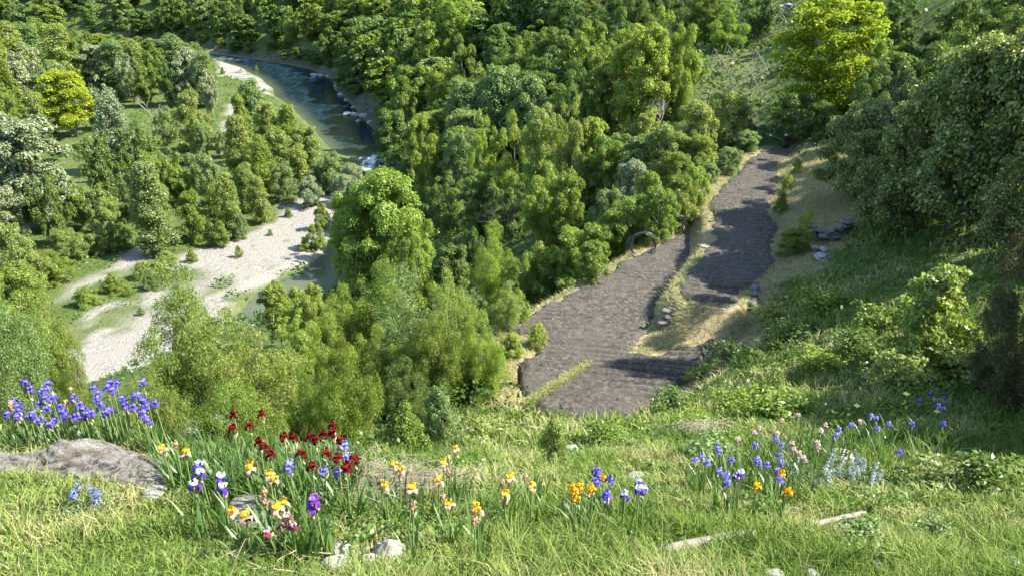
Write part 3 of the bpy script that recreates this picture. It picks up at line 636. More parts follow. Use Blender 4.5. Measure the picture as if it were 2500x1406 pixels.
# ------------------------------------------------------------------ ploughed fields
m_soil, n, out = mat('ploughed_soil')
p = N(n, 'ShaderNodeBsdfPrincipled'); p.inputs['Roughness'].default_value = .95; p.inputs['Specular IOR Level'].default_value = .1
pos = N(n, 'ShaderNodeNewGeometry').outputs['Position']
a1 = noise(n, .5, 5, pos); a2 = noise(n, 7, 6, pos, .7)
c = ramp(n, a2, [(.34, (.038,.035,.030)), (.52, (.072,.066,.057)), (.68, (.15,.138,.118))])
c = mixc(n, ramp(n, a1, [(.45, (0,0,0)), (.68, (.55,.55,.55))]), c, (.10,.091,.076))
L(n, c, p.inputs['Base Color']); L(n, bump(n, a2, .9, .05), p.inputs['Normal']); L(n, p.outputs[0], out.inputs[0])
def field(poly, z, name, ang, sp, amp, st=.05):
    x0, y0 = poly.min(0)-.3; x1, y1 = poly.max(0)+.3
    xs = np.arange(x0, x1, st*2.4); ys = np.arange(y0, y1, st); X, Y = np.meshgrid(xs, ys); P = np.stack([X.ravel(), Y.ravel()], 1)
    d = sdist(P, poly)+(fbm(P[:,0]*1.3, P[:,1]*1.3, 3)-.45)*.9
    q = P[:,1]*cos(ang)+P[:,0]*sin(ang)+.55*fbm(P[:,0]*.35, P[:,1]*.35, 2)
    f = .35-1.35*np.exp(-(np.sin(q*pi/sp)/.42)**2)
    am = amp*(.35+1.3*sst(.3, .65, fbm(P[:,0]*.22+3, P[:,1]*.3, 2)))
    cl = (fbm(P[:,0]*4.5, P[:,1]*4.5, 3)-.45)
    row = (fbm(P[:,0]*.55+7, q*2.5, 3)-.45)*2
    h = z+.03+am*(f*(.75+.55*sst(.36, .6, fbm(P[:,0]*.16+1, P[:,1]*.4+8, 2)))+.7*row)+cl*.10+.05*np.abs(fbm(P[:,0]*9, P[:,1]*9, 2)-.38)
    h = np.where(d > -.15, h-.25*sst(-.15, .25, d), h)
    k = len(xs); qq = (np.arange(k-1)[None,:]+(np.arange(len(ys)-1)*k)[:,None]).ravel(); F = np.stack([qq, qq+1, qq+1+k, qq+k], 1)
    F = F[(d[F] < .25).all(1)]
    o = mesh_obj(name, np.c_[P, h], F, m_soil, smooth=False); tag(o, kind='structure'); return o
field(low_poly, ZL, 'ploughed_ground', radians(9), .40, .13)
field(up_poly, ZU, 'ploughed_ground', radians(7), .42, .12)

# ------------------------------------------------------------------ stone
m_stone = simple('grey_schist', (.25, .245, .23), .9, .5, 5, .8, .04)
m_wall = simple('dark_schist', (.11, .105, .095), .92, .6, 3, .8, .04)
m_pale = simple('pale_stone', (.29, .275, .24), .9, .55, 9, 1.0, .06)
m_lichen, n, out = mat('lichened_rock')
p = N(n, 'ShaderNodeBsdfPrincipled'); p.inputs['Roughness'].default_value = .92
pos = N(n, 'ShaderNodeNewGeometry').outputs['Position']
mp = N(n, 'ShaderNodeMapping'); mp.inputs['Scale'].default_value = (1.6, 2.2, 9); mp.inputs['Rotation'].default_value = (.25, .35, .3); L(n, pos, mp.inputs[0])
s1 = noise(n, 3.6, 10, mp.outputs[0], .75); s2 = noise(n, 2.6, 8, pos, .7); s3 = noise(n, 22, 5, pos)
c = ramp(n, s1, [(.40, (.03,.028,.025)), (.47, (.17,.158,.14)), (.60, (.34,.325,.29))])
c = mixc(n, ramp(n, s2, [(.50, (0,0,0)), (.60, (.8,.8,.8))]), c, ramp(n, s3, [(.35, (.24,.23,.20)), (.6, (.46,.45,.40))]))
c = mixc(n, ramp(n, noise(n, 2.3, 5, pos), [(.60, (0,0,0)), (.68, (.8,.8,.8))]), c, (.14,.10,.055))
L(n, c, p.inputs['Base Color'])
hh = N(n, 'ShaderNodeMath', operation='MULTIPLY_ADD'); L(n, s3, hh.inputs[0]); hh.inputs[1].default_value = .3; L(n, s1, hh.inputs[2])
L(n, bump(n, hh.outputs[0], 1.0, .14), p.inputs['Normal']); L(n, p.outputs[0], out.inputs[0])
def ico(sub):
    import bmesh
    b = bmesh.new(); bmesh.ops.create_icosphere(b, subdivisions=sub, radius=1); b.verts.ensure_lookup_table()
    V = np.array([v.co[:] for v in b.verts]); F = np.array([[v.index for v in f.verts] for f in b.faces]); b.free(); return V, F
ICO = {k: ico(k) for k in (2, 3, 4)}
def rock_mesh(seed, size, sub=3, rough=.3, facets=5):
    R = np.random.default_rng(seed); V, F = ICO[sub]; V = V.copy()
    for i in range(facets+4):          # flat broken faces
        d = unit(R.normal(size=(1, 3)))[0]; c = .55+.35*R.random(); t = V @ d; V = V-np.outer(np.clip(t-c, 0, None), d)
    o = R.random(3)*50
    nz = fbm(V[:,0]*1.7+o[0], V[:,1]*1.7+V[:,2]*1.3+o[1], 4)-.45
    V = V*(1+rough*nz)[:, None]; return V*np.array(size)/2, F
def rock(name, label, px, py, w, m=m_stone, hgt=.55, group=None, seed=None, y=None, sub=3, rot=0, dep=.8, cat='rock', sink=.25):
    q = march(px, py) if y is None else at_y(px, py, y); zc = q[1]*cP-q[2]*sP; W_ = w*zc/FPX
    V, F = rock_mesh(seed or int(px*7+py), (W_, W_*dep, W_*hgt), sub)
    o = mesh_obj(name, V, F, m, smooth=False); o.location = (q[0], q[1], hq(q[0], q[1])+W_*hgt*(.5-sink)); o.rotation_euler = (0, 0, rot)
    tag(o, label, cat, group); return o
def stone_run(mb, pts, z0f, z1f, R, sx=.34, sz=.15, sy=.3, jit=.06):
    pts = np.array(pts, float); seg = np.linalg.norm(np.diff(pts, axis=0), axis=1); tot = seg.sum()
    z = 0; row = 0
    while True:
        any_ = False; t = R.random()*.3
        while t < tot:
            k = np.searchsorted(np.cumsum(seg), t); k = min(k, len(seg)-1); u = (t-(np.cumsum(seg)[k]-seg[k]))/seg[k]
            p = pts[k]*(1-u)+pts[k+1]*u; a = math.atan2(*(pts[k+1]-pts[k])[::-1]); l = sx*(.5+R.random())
            za, zb = z0f(p), z1f(p)
            if za+z < zb+R.normal()*.06:
                any_ = True; hgt = sz*(.7+.6*R.random())
                V, F = rock_mesh(int(R.integers(1e6)), (l*1.1, sy*(.8+.5*R.random()), hgt*1.25), 2, .25)
                M = np.array(Euler((R.normal()*.08, R.normal()*.08, a+R.normal()*.12)).to_matrix())
                mb.add(V @ M.T+np.array([p[0]+R.normal()*jit*.5, p[1]+R.normal()*jit, za+z+hgt/2]), np.c_[F, F[:, 2]])
            t += l
        z += sz; row += 1
        if not any_ or row > 14: break
RW = np.random.default_rng(5)
mb = MB(); wl = [at_z(a, b, ZU)[:2]+np.array([-.12, 0]) for a, b in [(1730,488),(1742,520),(1747,560),(1738,600),(1712,642),(1676,684),(1662,714),(1630,745)]]
stone_run(mb, wl, lambda p: ZL-.15, lambda p: ZU-.28, RW, sx=.42)
o = mb.build('terrace_wall', m_wall); tag(o, 'dry stone retaining wall stepping up from the lower ploughed field to the upper one', 'wall')
mb = MB(); wl2 = [march(a, b)[:2] for a, b in [(1832,785),(1836,755),(1840,725),(1845,695)]]
stone_run(mb, wl2, lambda p: hq(*p)-.2, lambda p: hq(*p)+.12, RW)
o = mb.build('field_edge_wall', m_wall); tag(o, 'short low dry stone wall between the cut straw bank and the shaded grass', 'wall')
mb = MB(); wl3 = [march(a, b)[:2] for a, b in [(1978,580),(2010,592),(2040,588),(2062,570),(2075,552)]]
stone_run(mb, wl3, lambda p: hq(*p)-.2, lambda p: hq(*p)+.5, RW, sx=.5, sy=.5, sz=.16)
o = mb.build('ruined_wall', m_wall); tag(o, 'tumbled grey slate wall beside the ivy-covered bush under the big tree', 'wall')
mb = MB(); wl4 = [march(a, b)[:2] for a, b in [(1985,615),(2015,622),(2000,635),(2020,642)]]
stone_run(mb, wl4, lambda p: hq(*p)-.1, lambda p: hq(*p)+.22, RW, sx=.55, sy=.45, sz=.14)
o = mb.build('slate_steps', m_stone); tag(o, 'rough grey slate slabs lying like steps below the tumbled wall', 'steps')
mb = MB(); wl5 = [march(a, b)[:2] for a, b in [(1858,92),(1862,75),(1868,60),(1885,52),(1905,46),(1930,40)]]
stone_run(mb, wl5, lambda p: hq(*p)-.3, lambda p: hq(*p)+1.3, RW, sx=.8, sy=.6, sz=.3)
o = mb.build('vineyard_wall', m_stone); tag(o, 'old curved dry stone wall at the top of the vineyard', 'wall')

# big boulder at left, behind it the violet irises
def boulder():
    c = at_y(205, 1150, 6.42); xs = np.linspace(-2.05, 1.15, 220); ys = np.linspace(-.75, .75, 110); X, Y = np.meshgrid(xs, ys); x = X.ravel(); y = Y.ravel()
    hump = lambda cx, cy, rx, ry, h: h*np.clip(1-((x-cx)/rx)**2-((y-cy)/ry)**2, 0, 1)**.62
    h = np.maximum.reduce([hump(.0, .12, .55, .5, .46), hump(.36, .02, .62, .5, .37), hump(-.45, -.1, .7, .45, .27), hump(-1.35, .05, .75, .5, .28), hump(.75, -.15, .42, .32, .22), hump(-.75, -.22, .5, .35, .24), hump(-2.0,0,.6,.5,.3)])
    o_ = (fbm(x*2.2+3, y*3+1, 5)-.45); st = np.abs(((h*9+x*2.3+o_*3) % 1)-.5)
    h = h+(h > .02)*(o_*.30+.075*st*(.4+fbm(x*1.7+9, y*1.7, 2))+.05*(fbm(x*9, y*9, 3)-.45))-.10
    V = np.c_[x+.05*o_, y+.05*o_, h]
    k = len(xs); qq = (np.arange(k-1)[None,:]+(np.arange(len(ys)-1)*k)[:,None]).ravel(); F = np.stack([qq, qq+1, qq+1+k, qq+k], 1)
    gz = hfast(np.c_[x+c[0], y+c[1]]); V[:, 2] += gz-.05; V[:, 0] += c[0]; V[:, 1] += c[1]
    edge = (np.abs(X.ravel()-xs.mean()) > 1.58)|(np.abs(y) > .73); V[edge, 2] = gz[edge]-.5
    base = np.array([c[0], c[1], 0]); o = mesh_obj('boulder', V-base, F, m_lichen, smooth=False); o.location = base
    tag(o, 'big grey lichen-spotted boulder in front of the violet-blue irises', 'boulder')
boulder()
for (px, py, w, m, hg, lb) in [
 (380,1208,70,m_stone,.35,'small grey stone at the right foot of the big boulder'),
 (595,1262,160,m_lichen,.32,'long low grass-grown rock hump below the yellow irises on the left'),
 (655,1310,60,m_pale,.4,'small pale rock at the lower end of the grass-grown hump'),
 (815,1382,85,m_pale,.40,'pale flat rock lowest of the stack left of the stone heap'),(825,1358,75,m_pale,.32,'pale slab lying on the flat rock left of the stone heap'),(833,1338,46,m_pale,.5,'small split stone on top of the pale slab'),
 (905,1372,62,m_pale,.6,'whitish rock at the left of the stone heap'),(955,1358,88,m_pale,.6,'broad whitish rock in the middle of the stone heap'),(930,1345,40,m_pale,.8,'upright pale stone between the two whitish rocks'),(1018,1322,30,m_stone,1.5,'narrow upright brown-grey stone above the stone heap'),
 (1055,1336,55,m_pale,.5,'rounded pale stone right of the upright stone'),(1005,1395,50,m_pale,.4,'pale stone at the bottom edge below the stone heap'),(1150,1390,36,m_pale,.4,'small white stone at the bottom edge centre'),(1100,1342,44,m_stone,.4,'low grey stone half hidden by feathery weeds'),
 (1265,1232,46,m_pale,.55,'small grey-white stone among the yellow irises'),(1550,1165,50,m_stone,.35,'grey slab leaning on the bank above the blue-and-white irises'),(1818,1318,32,m_pale,.5,'white stone at the right end of the weathered beam'),
 (2145,1388,50,m_pale,.5,'white stone at the bottom edge right of centre'),(2475,1390,80,m_stone,.45,'brownish rock in the bottom right corner'),(2052,1125,70,m_stone,.6,'grey rock behind the grey-blue flower spikes'),
 (1890,1403,48,m_pale,.3,'low pale stone at the bottom edge below the beam'),(1985,1403,44,m_stone,.3,'low grey stone at the bottom edge beside the pale one'),(1905,1185,40,m_pale,.35,'small white stone under the orange-yellow irises'),(2385,930,60,m_stone,.4,'grey rock in the dappled light at the far right'),
 (2300,985,50,m_stone,.35,'flat grey stone behind the upper right irises'),(1400,1102,45,m_stone,.5,'dark grey stone at the edge of the shaded hollow'),(500,1050,120,m_stone,.35,'brown-grey rock rim behind the orange irises'),
 (1720,606,30,m_pale,.4,'white flat stone on the terrace edge between the fields'),(1665,645,16,m_pale,.5,'small pale stone on the terrace edge'),(1899,486,14,m_pale,.6,'white stone at the right edge of the upper field'),(1845,715,18,m_pale,.6,'white stone on the sunny straw corner')]:
    rock('rock' if w > 50 else 'stone', lb, px, py, w, m, hg, cat='rock' if w > 50 else 'stone')
rock('boulder', 'white boulder lying on the sunny meadow across the river', 195, 327, 17, simple('white_stone', (.7,.7,.68), .8, .1, 3), .65, cat='boulder', sub=2)
for i, (px, py, w, lb) in enumerate([(768,183,20,'whitish rock left in the riffle under the dark wood'),(784,185,14,'middle rock in the riffle under the dark wood'),(800,187,12,'right-hand rock in the riffle under the dark wood'),(820,212,12,'rock at the water line just past the riffle'),
   (832,232,16,'rock at the bank where the river narrows'),(848,279,22,'pale tip rock of the spit on the right bank'),(868,281,26,'broad pale rock on the spit'),(888,285,28,'largest pale rock on the spit'),(905,300,24,'pale rock behind the spit'),(876,296,14,'small rock below the spit'),(925,312,18,'last pale rock of the right bank'),
   (862,262,12,'small rock above the spit'),(845,245,12,'small rock on the bank above the spit'),(958,392,22,'dark wet rock beside the rapids'),(970,402,16,'dark rock at the right end of the rapids'),(878,392,14,'wet rock in the white water')]):
    q = at_z(px, py, RIV-.6); W_ = w*(q[1]*cP-q[2]*sP)/FPX; V, F = rock_mesh(i+900, (W_*1.2, W_*1.1, W_*.6), 2)
    o = mesh_obj('river_rock', V, F, m_stone if 'dark' in lb or 'wet' in lb else m_pale); o.location = (q[0], q[1], RIV-.65); tag(o, lb, 'rock', 'rocks along the river')
# ------------------------------------------------------------------ weathered beams, post, canes
m_beam = simple('weathered_wood', (.20, .18, .155), .9, .45, 7, .9, .02)
m_dark = simple('dark_wood', (.06, .045, .035), .9, .4, 8, .6, .02)
m_black = simple('black_rubber', (.02, .02, .022), .55, .2, 10, .2, .005)
m_white = simple('white_paint', (.75, .76, .78), .5, .08, 6, .1, .005)
m_steel = simple('grey_steel', (.30, .31, .33), .45, .2, 10, .1, .005, .6)
m_cane = simple('dry_cane', (.50, .42, .22), .8, .25, 10, .3, .005)
def along(px0, py0, px1, py1, n=8, lift=0.0):
    a = march(px0, py0); b = march(px1, py1); out_ = []
    for i in range(n+1):
        t = i/n; p = a*(1-t)+b*t; out_.append([p[0], p[1], hq(p[0], p[1])+lift])
    return np.array(out_)
def beam(px0, py0, px1, py1, w, h, label):
    P = along(px0, py0, px1, py1, 10, 0); a, b = P[0], P[-1]; P = np.array([a*(1-i/10)+b*i/10 for i in range(11)]); P[:, 2] = P[:, 2]+.03; R = np.random.default_rng(int(px0))
    d = (b-a)/np.linalg.norm(b-a); s = np.cross(d, [0, 0, 1]); s /= np.linalg.norm(s); V = []
    for i, p in enumerate(P):
        e = (1 if 0 < i < 10 else .75)
        for (u, v) in ((-.5,-.8),(.5,-.8),(.52,.35),(.2,.55),(-.25,.5),(-.5,.3)):
            V.append(p+s*u*w*e*(1+.16*R.normal())+np.array([0, 0, v*h*e*(1+.14*R.normal())]))
    F = [(i*6+j, i*6+(j+1)%6, (i+1)*6+(j+1)%6, (i+1)*6+j) for i in range(10) for j in range(6)]+[(5,4,1,0),(4,3,2,1),(60,61,64,65),(61,62,63,64)]
    o = mesh_obj('weathered_beam', V, F, m_beam); tag(o, label, 'beam')
beam(1620,1345,1842,1302,.10,.075,'long grey weathered beam with rusty lichen lying in the foreground grass')
beam(1968,1286,2112,1254,.06,.04,'shorter grey plank lying in the grass right of the long beam')
q = march(1272, 942); mb = MB(); R = np.random.default_rng(3)
mb.tube([[0,0,-.3],[.01,0,.3],[-.02,0,.62],[.0,.0,.86]], [.14,.12,.115,.07], 9); mb.tube([[0,0,.7],[-.1,.02,.85],[-.2,.02,.9]], [.04,.03,.015], 5); mb.tube([[.03,0,.75],[.06,.02,.98]], [.05,.02], 5)
for i in range(9): a = R.random()*6.28; mb.tube([[.11*cos(a),.11*sin(a),.1],[.125*cos(a+.2),.12*sin(a+.2),.7]], [.02,.012], 4)
o = mb.build('wooden_post', m_dark); o.location = (q[0], q[1], hq(q[0], q[1])); tag(o, 'dark broken wooden post at the left edge of the lower ploughed field', 'post')
for px0, py0, px1, py1, lb in [(1380,926,1426,893,'straight dry cane lying on the straw tongue in the ploughed field'),(1335,965,1348,956,'short yellow cane at the near end of the straw tongue')]:
    P = along(px0, py0, px1, py1, 6, .12); o = MB().tube(P, [.014]*7, 5).build('cane', m_cane); tag(o, lb, 'cane')
# hose coils
def coil(px, py, r, loops, lb, seed):
    q = march(px, py); R = np.random.default_rng(seed); pts = []
    for i in range(loops*40+1):
        t = i/40*2*pi; k = i/40/loops; rr = r*(1-.10*k+.03*sin(t*.37+seed)+.02*sin(t*1.3)); ox = .10*sin(k*9+seed); 
        pts.append([rr*cos(t)+ox, .12*k+.05*sin(t*2+k*5)+.28*rr*sin(t)*.5, r+rr*sin(t)*.97+.04*sin(k*14)])
    mb = MB(); mb.tube(pts, [.015]*len(pts), 6); mb.tube([pts[0], [pts[0][0]-.1, -.1, r*.5], [pts[0][0]-.5, -.3, .05], [pts[0][0]-.8,-.35,.03]], [.021]*4, 6)
    o = mb.build('hose_coil', m_hose, smooth=True); o.location = (q[0], q[1]-.3, hq(q[0], q[1])-.05); tag(o, lb, 'hose')
m_hose = simple('black_hose', (.045, .05, .055), .3, .15, 5, .05, .002)
coil(1563, 622, .66, 9, 'large black irrigation hose coil propped upright against the bushes at the terrace edge', 1)
coil(1643, 570, .60, 6, 'smaller black hose coil half hidden in ivy at the far end of the lower field', 4)
P = along(1600, 592, 1668, 562, 8, .05); o = MB().tube(P, [.02]*9, 5).build('hose', m_cane); tag(o, 'thin pale hose running along the straw edge of the lower field', 'hose')
# pole among the trees
q = march(1390, 530); q[2] = hq(q[0], q[1]); dd = ray(1393, 342); tp = dd*(q[1]/dd[1]); hgt = tp[2]-q[2]; mb = MB()
mb.tube([[0,0,-.5],[.02,0,hgt*.5],[.0,0,hgt]], [.16,.14,.11], 8); mb.tube([[-.02,-.14,hgt*.9],[-.02,-.26,hgt*.9]], [.05,.05], 6); mb.tube([[.0,0,hgt],[0,0,hgt+.12]], [.14,.06], 8)
o = mb.build('utility_pole', m_dark); o.location = (q[0], q[1], q[2]); tag(o, 'slim dark wooden pole rising between the trees beyond the lower field', 'pole')
# vine trellises
m_stake = simple('grey_stake', (.20, .18, .15), .85, .3, 6, .3, .01)
for i, (x0, y0, x1, y1, np_, lb) in enumerate([(1743,119,1801,212,11,'longest grey stake trellis on the left of the vineyard'),(1817,153,1851,210,8,'stake trellis in the middle of the sunny vineyard grass'),(1844,122,1874,170,7,'stake trellis nearest the vineyard wall'),
   (1775,109,1798,138,5,'short stake trellis at the shaded top of the vineyard'),(1864,222,1882,244,4,'lowest small stake trellis beside the yellow-green tree'),(1903,26,1926,62,5,'leaning stake trellis above the stone wall'),(1935,22,1962,44,6,'stake trellis at the top beside the yellow-green tree')]):
    a = march(x0, y0, 1.9); b = march(x1, y1, 1.9); mid = (a+b)/2; root = empty('vine_trellis', (mid[0], mid[1], hq(mid[0], mid[1]))); z0 = hq(mid[0], mid[1])
    tag(root, lb, 'trellis', 'vine trellises of the small vineyard')
    off = np.array([mid[0], mid[1], z0]); R = np.random.default_rng(i)
    o = MB().tube([a-off, (a+b)/2-off+[0,0,.05], b-off], [.03]*3, 5).build('rail', m_stake, root)
    for k in range(np_):
        t = k/(np_-1); p = a*(1-t)+b*t; f = np.array([p[0]-.5-.3*R.random(), p[1]-.5, 0]); f[2] = hq(f[0], f[1])-.2
        MB().tube([f-off, p+[.05,.05,.15]-off], [.024, .02], 5).build('stake', m_stake, root)
    if i in (1, 2): 
        for sgn in (-1,): MB().tube([b-off, b-off+[-3.2,-.8,-1.6]], [.03,.025], 5).build('brace', m_stake, root)
# motor tiller at the head of the upper field
q = march(1914, 362); root = empty('motor_tiller', (q[0], q[1], hq(q[0], q[1])), radians(8)); tag(root, 'black motor tiller with a white tank at the far end of the upper field', 'tiller')
mb = MB(); mb.box((0,0,.55), (.5,.36,.34)); mb.box((.02,0,.77), (.34,.26,.14)); mb.tube([[.2,-.1,.6],[.42,-.12,.6]], [.07,.07], 8); mb.box((.0,0,.33), (.3,.22,.25)); mb.build('engine', m_black, root)
mb = MB(); V, F = rock_mesh(5, (.34,.26,.2), 3, .02, 0); mb.add(V+np.array([.05,0,.93]), np.c_[F, F[:,2]]); mb.tube([[.05,0,1.0],[.05,0,1.06]], [.04,.04], 8); mb.build('fuel_tank', m_white, root, smooth=True)
for s in (-1, 1):
    MB().tube([[-.15,.1*s,.6],[-.6,.16*s,.72],[-1.1,.2*s,.98],[-1.35,.22*s,1.0]], [.024]*4, 6).build('handlebar', m_steel, root)
    w = MB(); w.tube([[.0,.24*s,.25],[.0,.34*s,.25]], [.25,.25], 14); w.tube([[0,.22*s,.25],[0,.36*s,.25]], [.09,.09], 10); w.build('wheel', m_black, root)
w = MB()
for k in range(6):
    a = k*pi/3; w.tube([[.5,-.3,.2],[.5+.2*cos(a),-.3,.2+.2*sin(a)]], [.02,.012], 4); w.tube([[.5,.3,.2],[.5+.2*cos(a),.3,.2+.2*sin(a)]], [.02,.012], 4)
w.tube([[.5,-.34,.2],[.5,.34,.2]], [.025,.025], 6); w.tube([[.1,0,.3],[.5,0,.22]], [.04,.04], 6); w.build('tines', m_steel, root)
P = along(1935, 372, 1908, 352, 5, .1); P[:, 2] += np.linspace(0, .4, 6); tag(MB().tube(P, [.02]*6, 5).build('stick', m_stake), 'pale stick leaning beside the motor tiller', 'stick')
# loaded trailer at the left edge of the meadow
q = march(2, 303); root = empty('flatbed_trailer', (q[0], q[1], hq(q[0], q[1])), radians(12)); tag(root, 'pale flatbed trailer loaded with brown timber at the left edge of the meadow', 'trailer')
m_pb = simple('pale_blue_paint', (.45,.52,.56), .5, .1, 4, .1, .005); m_tim = simple('brown_timber', (.22,.13,.09), .85, .4, 5, .4, .02)
mb = MB(); mb.box((-.4,0,.75), (4.4,1.9,.16)); mb.box((-.4,-.93,.98), (4.4,.05,.28)); mb.box((-.4,.93,.98), (4.4,.05,.28)); mb.tube([[1.8,0,.7],[3.4,0,.55]], [.06,.05], 6); mb.build('bed', m_white, root)
mb = MB(); mb.box((1.8,0,1.45), (.12,1.9,1.3)); mb.box((2.0,0,1.25), (.35,1.7,.7)); mb.build('headboard', m_pb, root)
R = np.random.default_rng(2)
for k in range(9): MB().box((-.5+R.normal()*.1, -.72+.18*k, .95+.35*(1-abs(k-4)/5)), (3.9,.16,.5), (R.normal()*.03, R.normal()*.02, 0)).build('timber', m_tim, root)
for sx in (-1.1, .1):
    for s in (-1, 1): MB().tube([[sx,s*.75,.36],[sx,s*.97,.36]], [.36,.36], 14).build('wheel', m_black, root)
# heap at the left edge
for i, (px, py, w, lb) in enumerate([(6,338,16,'grey-white stone of the heap at the left edge of the meadow'),(12,343,11,'smaller stone leaning on the heap at the left edge of the meadow')]): rock('stone', lb, px, py, w, m_pale, .7, cat='stone', sub=2)
# waterfall streak on the far bank
q = at_z(766, 160, RIV-.7); mb = MB(); R = np.random.default_rng(8)
for k in range(7): x = R.normal()*.25; mb.tube([[x+.6,1.5,2.8],[x+.5,1.1,2.2],[x+.15,.5,1.2],[x-.1,.0,.0]], [.04,.09,.12,.16], 5)
m_fall = simple('white_water', (.8,.83,.86), .3, .05, 8); o = mb.build('waterfall', m_fall, smooth=True); o.location = (q[0], q[1]+.5, q[2]); tag(o, 'thin white waterfall dropping into the river under the dark wooded bank', 'waterfall')
# ------------------------------------------------------------------ bare trees
def bare(px, top, base, lb, seed, lvl=4, spread=.55, r0=.09, up=.25, m=None, y=None, wide=1.0):
    q = march(px, base) if y is None else at_y(px, base, y); z = hq(q[0], q[1]); d = ray(px, top); h = max(1.0, (d*(q[1]/d[1]))[2]-z)
    mb = bare_mesh(seed, 1.0, lvl, spread, r0/h, up); V = np.vstack(mb.V); s = h/V[:, 2].max()
    o = mb.build('bare_tree', m or M_deadwood); o.location = (q[0], q[1], z); o.scale = (s*wide, s*wide, s); tag(o, lb, 'bare tree'); return o
bare(375, 225, 338, 'grey bare tree, the larger of two standing in the floodplain meadow', 1, r0=.17)
bare(330, 205, 262, 'dark bare tree behind the drooping grey-olive tree', 2, m=M_bark, r0=.15)
bare(395, 250, 300, 'small whitish bare tree beside the larger grey one in the meadow', 3, r0=.12)
bare(1585, 225, 345, 'leafless grey shrubby tree poking out of the bushes left of the vineyard', 4, 5, .45, .10)
bare(1245, 445, 600, 'bare dead tree with forked limbs in the dark hollow beyond the near bushes', 5, 5, .6, .07, m=M_bark)
bare(1290, 470, 600, 'leaning bare tree right of the forked dead one in the dark hollow', 6, 4, .6, .07, m=M_bark)
bare(1410, 30, 175, 'brownish leafless tree on the upper wooded hillside', 7, 5, .45, .22, m=M_bark)
bare(2200, 110, 420, 'pale bare branches rising through the crown of the big spreading tree', 8, 5, .55, .03, y=32.5, wide=.55)
bare(2150, 262, 460, 'low pale leafless branches reaching left from the big spreading tree', 9, 5, .8, .03, y=35, wide=.9)
# ------------------------------------------------------------------ irises
def petmat(name, col, tr=.3, var=.25):
    m, n, out = mat(name); tc = N(n, 'ShaderNodeTexCoord'); f = noise(n, 45, 3, tc.outputs['Object'])
    c = ramp(n, f, [(.3, [v*(1-var) for v in col]), (.7, [min(1, v*(1+var)) for v in col])])
    oi = N(n, 'ShaderNodeObjectInfo'); hs = N(n, 'ShaderNodeHueSaturation'); mr = N(n, 'ShaderNodeMapRange'); L(n, oi.outputs['Random'], mr.inputs[0]); mr.inputs[3].default_value = .8; mr.inputs[4].default_value = 1.2
    L(n, mr.outputs[0], hs.inputs['Value']); L(n, c, hs.inputs['Color'])
    d = N(n, 'ShaderNodeBsdfDiffuse'); t = N(n, 'ShaderNodeBsdfTranslucent'); L(n, hs.outputs[0], d.inputs[0]); L(n, hs.outputs[0], t.inputs[0])
    a = N(n, 'ShaderNodeMixShader'); a.inputs[0].default_value = tr; L(n, d.outputs[0], a.inputs[1]); L(n, t.outputs[0], a.inputs[2]); L(n, a.outputs[0], out.inputs[0]); return m
PET = {'violet': (petmat('petal_violet', (.19,.16,.56)), petmat('petal_deep_violet', (.10,.07,.46))),
 'blue': (petmat('petal_lavender_blue', (.26,.26,.66)), petmat('petal_blue', (.16,.145,.54))),
 'maroon': (petmat('petal_maroon', (.14,.013,.012)), petmat('petal_dark_maroon', (.09,.008,.010))),
 'yellow': (petmat('petal_yellow', (.85,.52,.03)), petmat('petal_pale_mauve', (.50,.34,.26))),
 'amber': (petmat('petal_amber', (.85,.42,.015)), petmat('petal_orange', (.75,.33,.02))),
 'white': (petmat('petal_white', (.68,.74,.88)), petmat('petal_royal_purple', (.09,.035,.42))),
 'purple': (petmat('petal_purple', (.34,.14,.58)), petmat('petal_dark_purple', (.15,.04,.32))),
 'pink': (petmat('petal_peach', (.62,.50,.36)), petmat('petal_mauve', (.42,.27,.36))),
 'rose': (petmat('petal_pale_pink', (.70,.45,.48)), petmat('petal_magenta', (.30,.03,.13))),
 'tan': (petmat('petal_wilted_tan', (.55,.38,.24)), petmat('petal_wilted_brown', (.30,.18,.10)))}
m_irisleaf = leafmat('iris_leaf', [(.050,.105,.026), (.085,.16,.038), (.145,.225,.055)], .38, .08, .04)
m_stem = simple('iris_stem', (.13,.20,.06), .7, .2, 8, .1, .002)
m_bud = simple('papery_bud', (.42,.33,.19), .8, .25, 12, .2, .002)
def petal(mb, a, lean, ln, w, up, R, droop):
    """one petal: grid of 5 x 4; up: 1 standing and curling in, -1 arching out and hanging"""
    V = []; n1, n2 = 6, 4; ca, sa = cos(a), sin(a)
    for i in range(n1):
        t = i/(n1-1)
        if up > 0: r = lean*sin(t*pi*.85); z = ln*t
        else: r = lean*(sin(min(1, t*1.1)*pi*.62)); z = .022*sin(t*pi*.9)-droop*max(0, t-.25)**1.3
        ww = w*(.25+.75*sin(min(1, .15+t*.95)*pi*.80)**.8)*(1 if t < .95 else .65)
        for j in range(n2):
            s = j/(n2-1)*2-1; rf = .006*R.normal()
            cup = (1-s*s)*.012*(1 if up > 0 else 1)
            x = r+cup*(1 if up > 0 else .4)+rf; y = s*ww/2; zz = z+rf*1.3-(0 if up > 0 else abs(s)**2*.010)
            V.append([x*ca-y*sa, x*sa+y*ca, zz])
    F = [(i*n2+j, i*n2+j+1, (i+1)*n2+j+1, (i+1)*n2+j) for i in range(n1-1) for j in range(n2-1)]; mb.add(V, F)
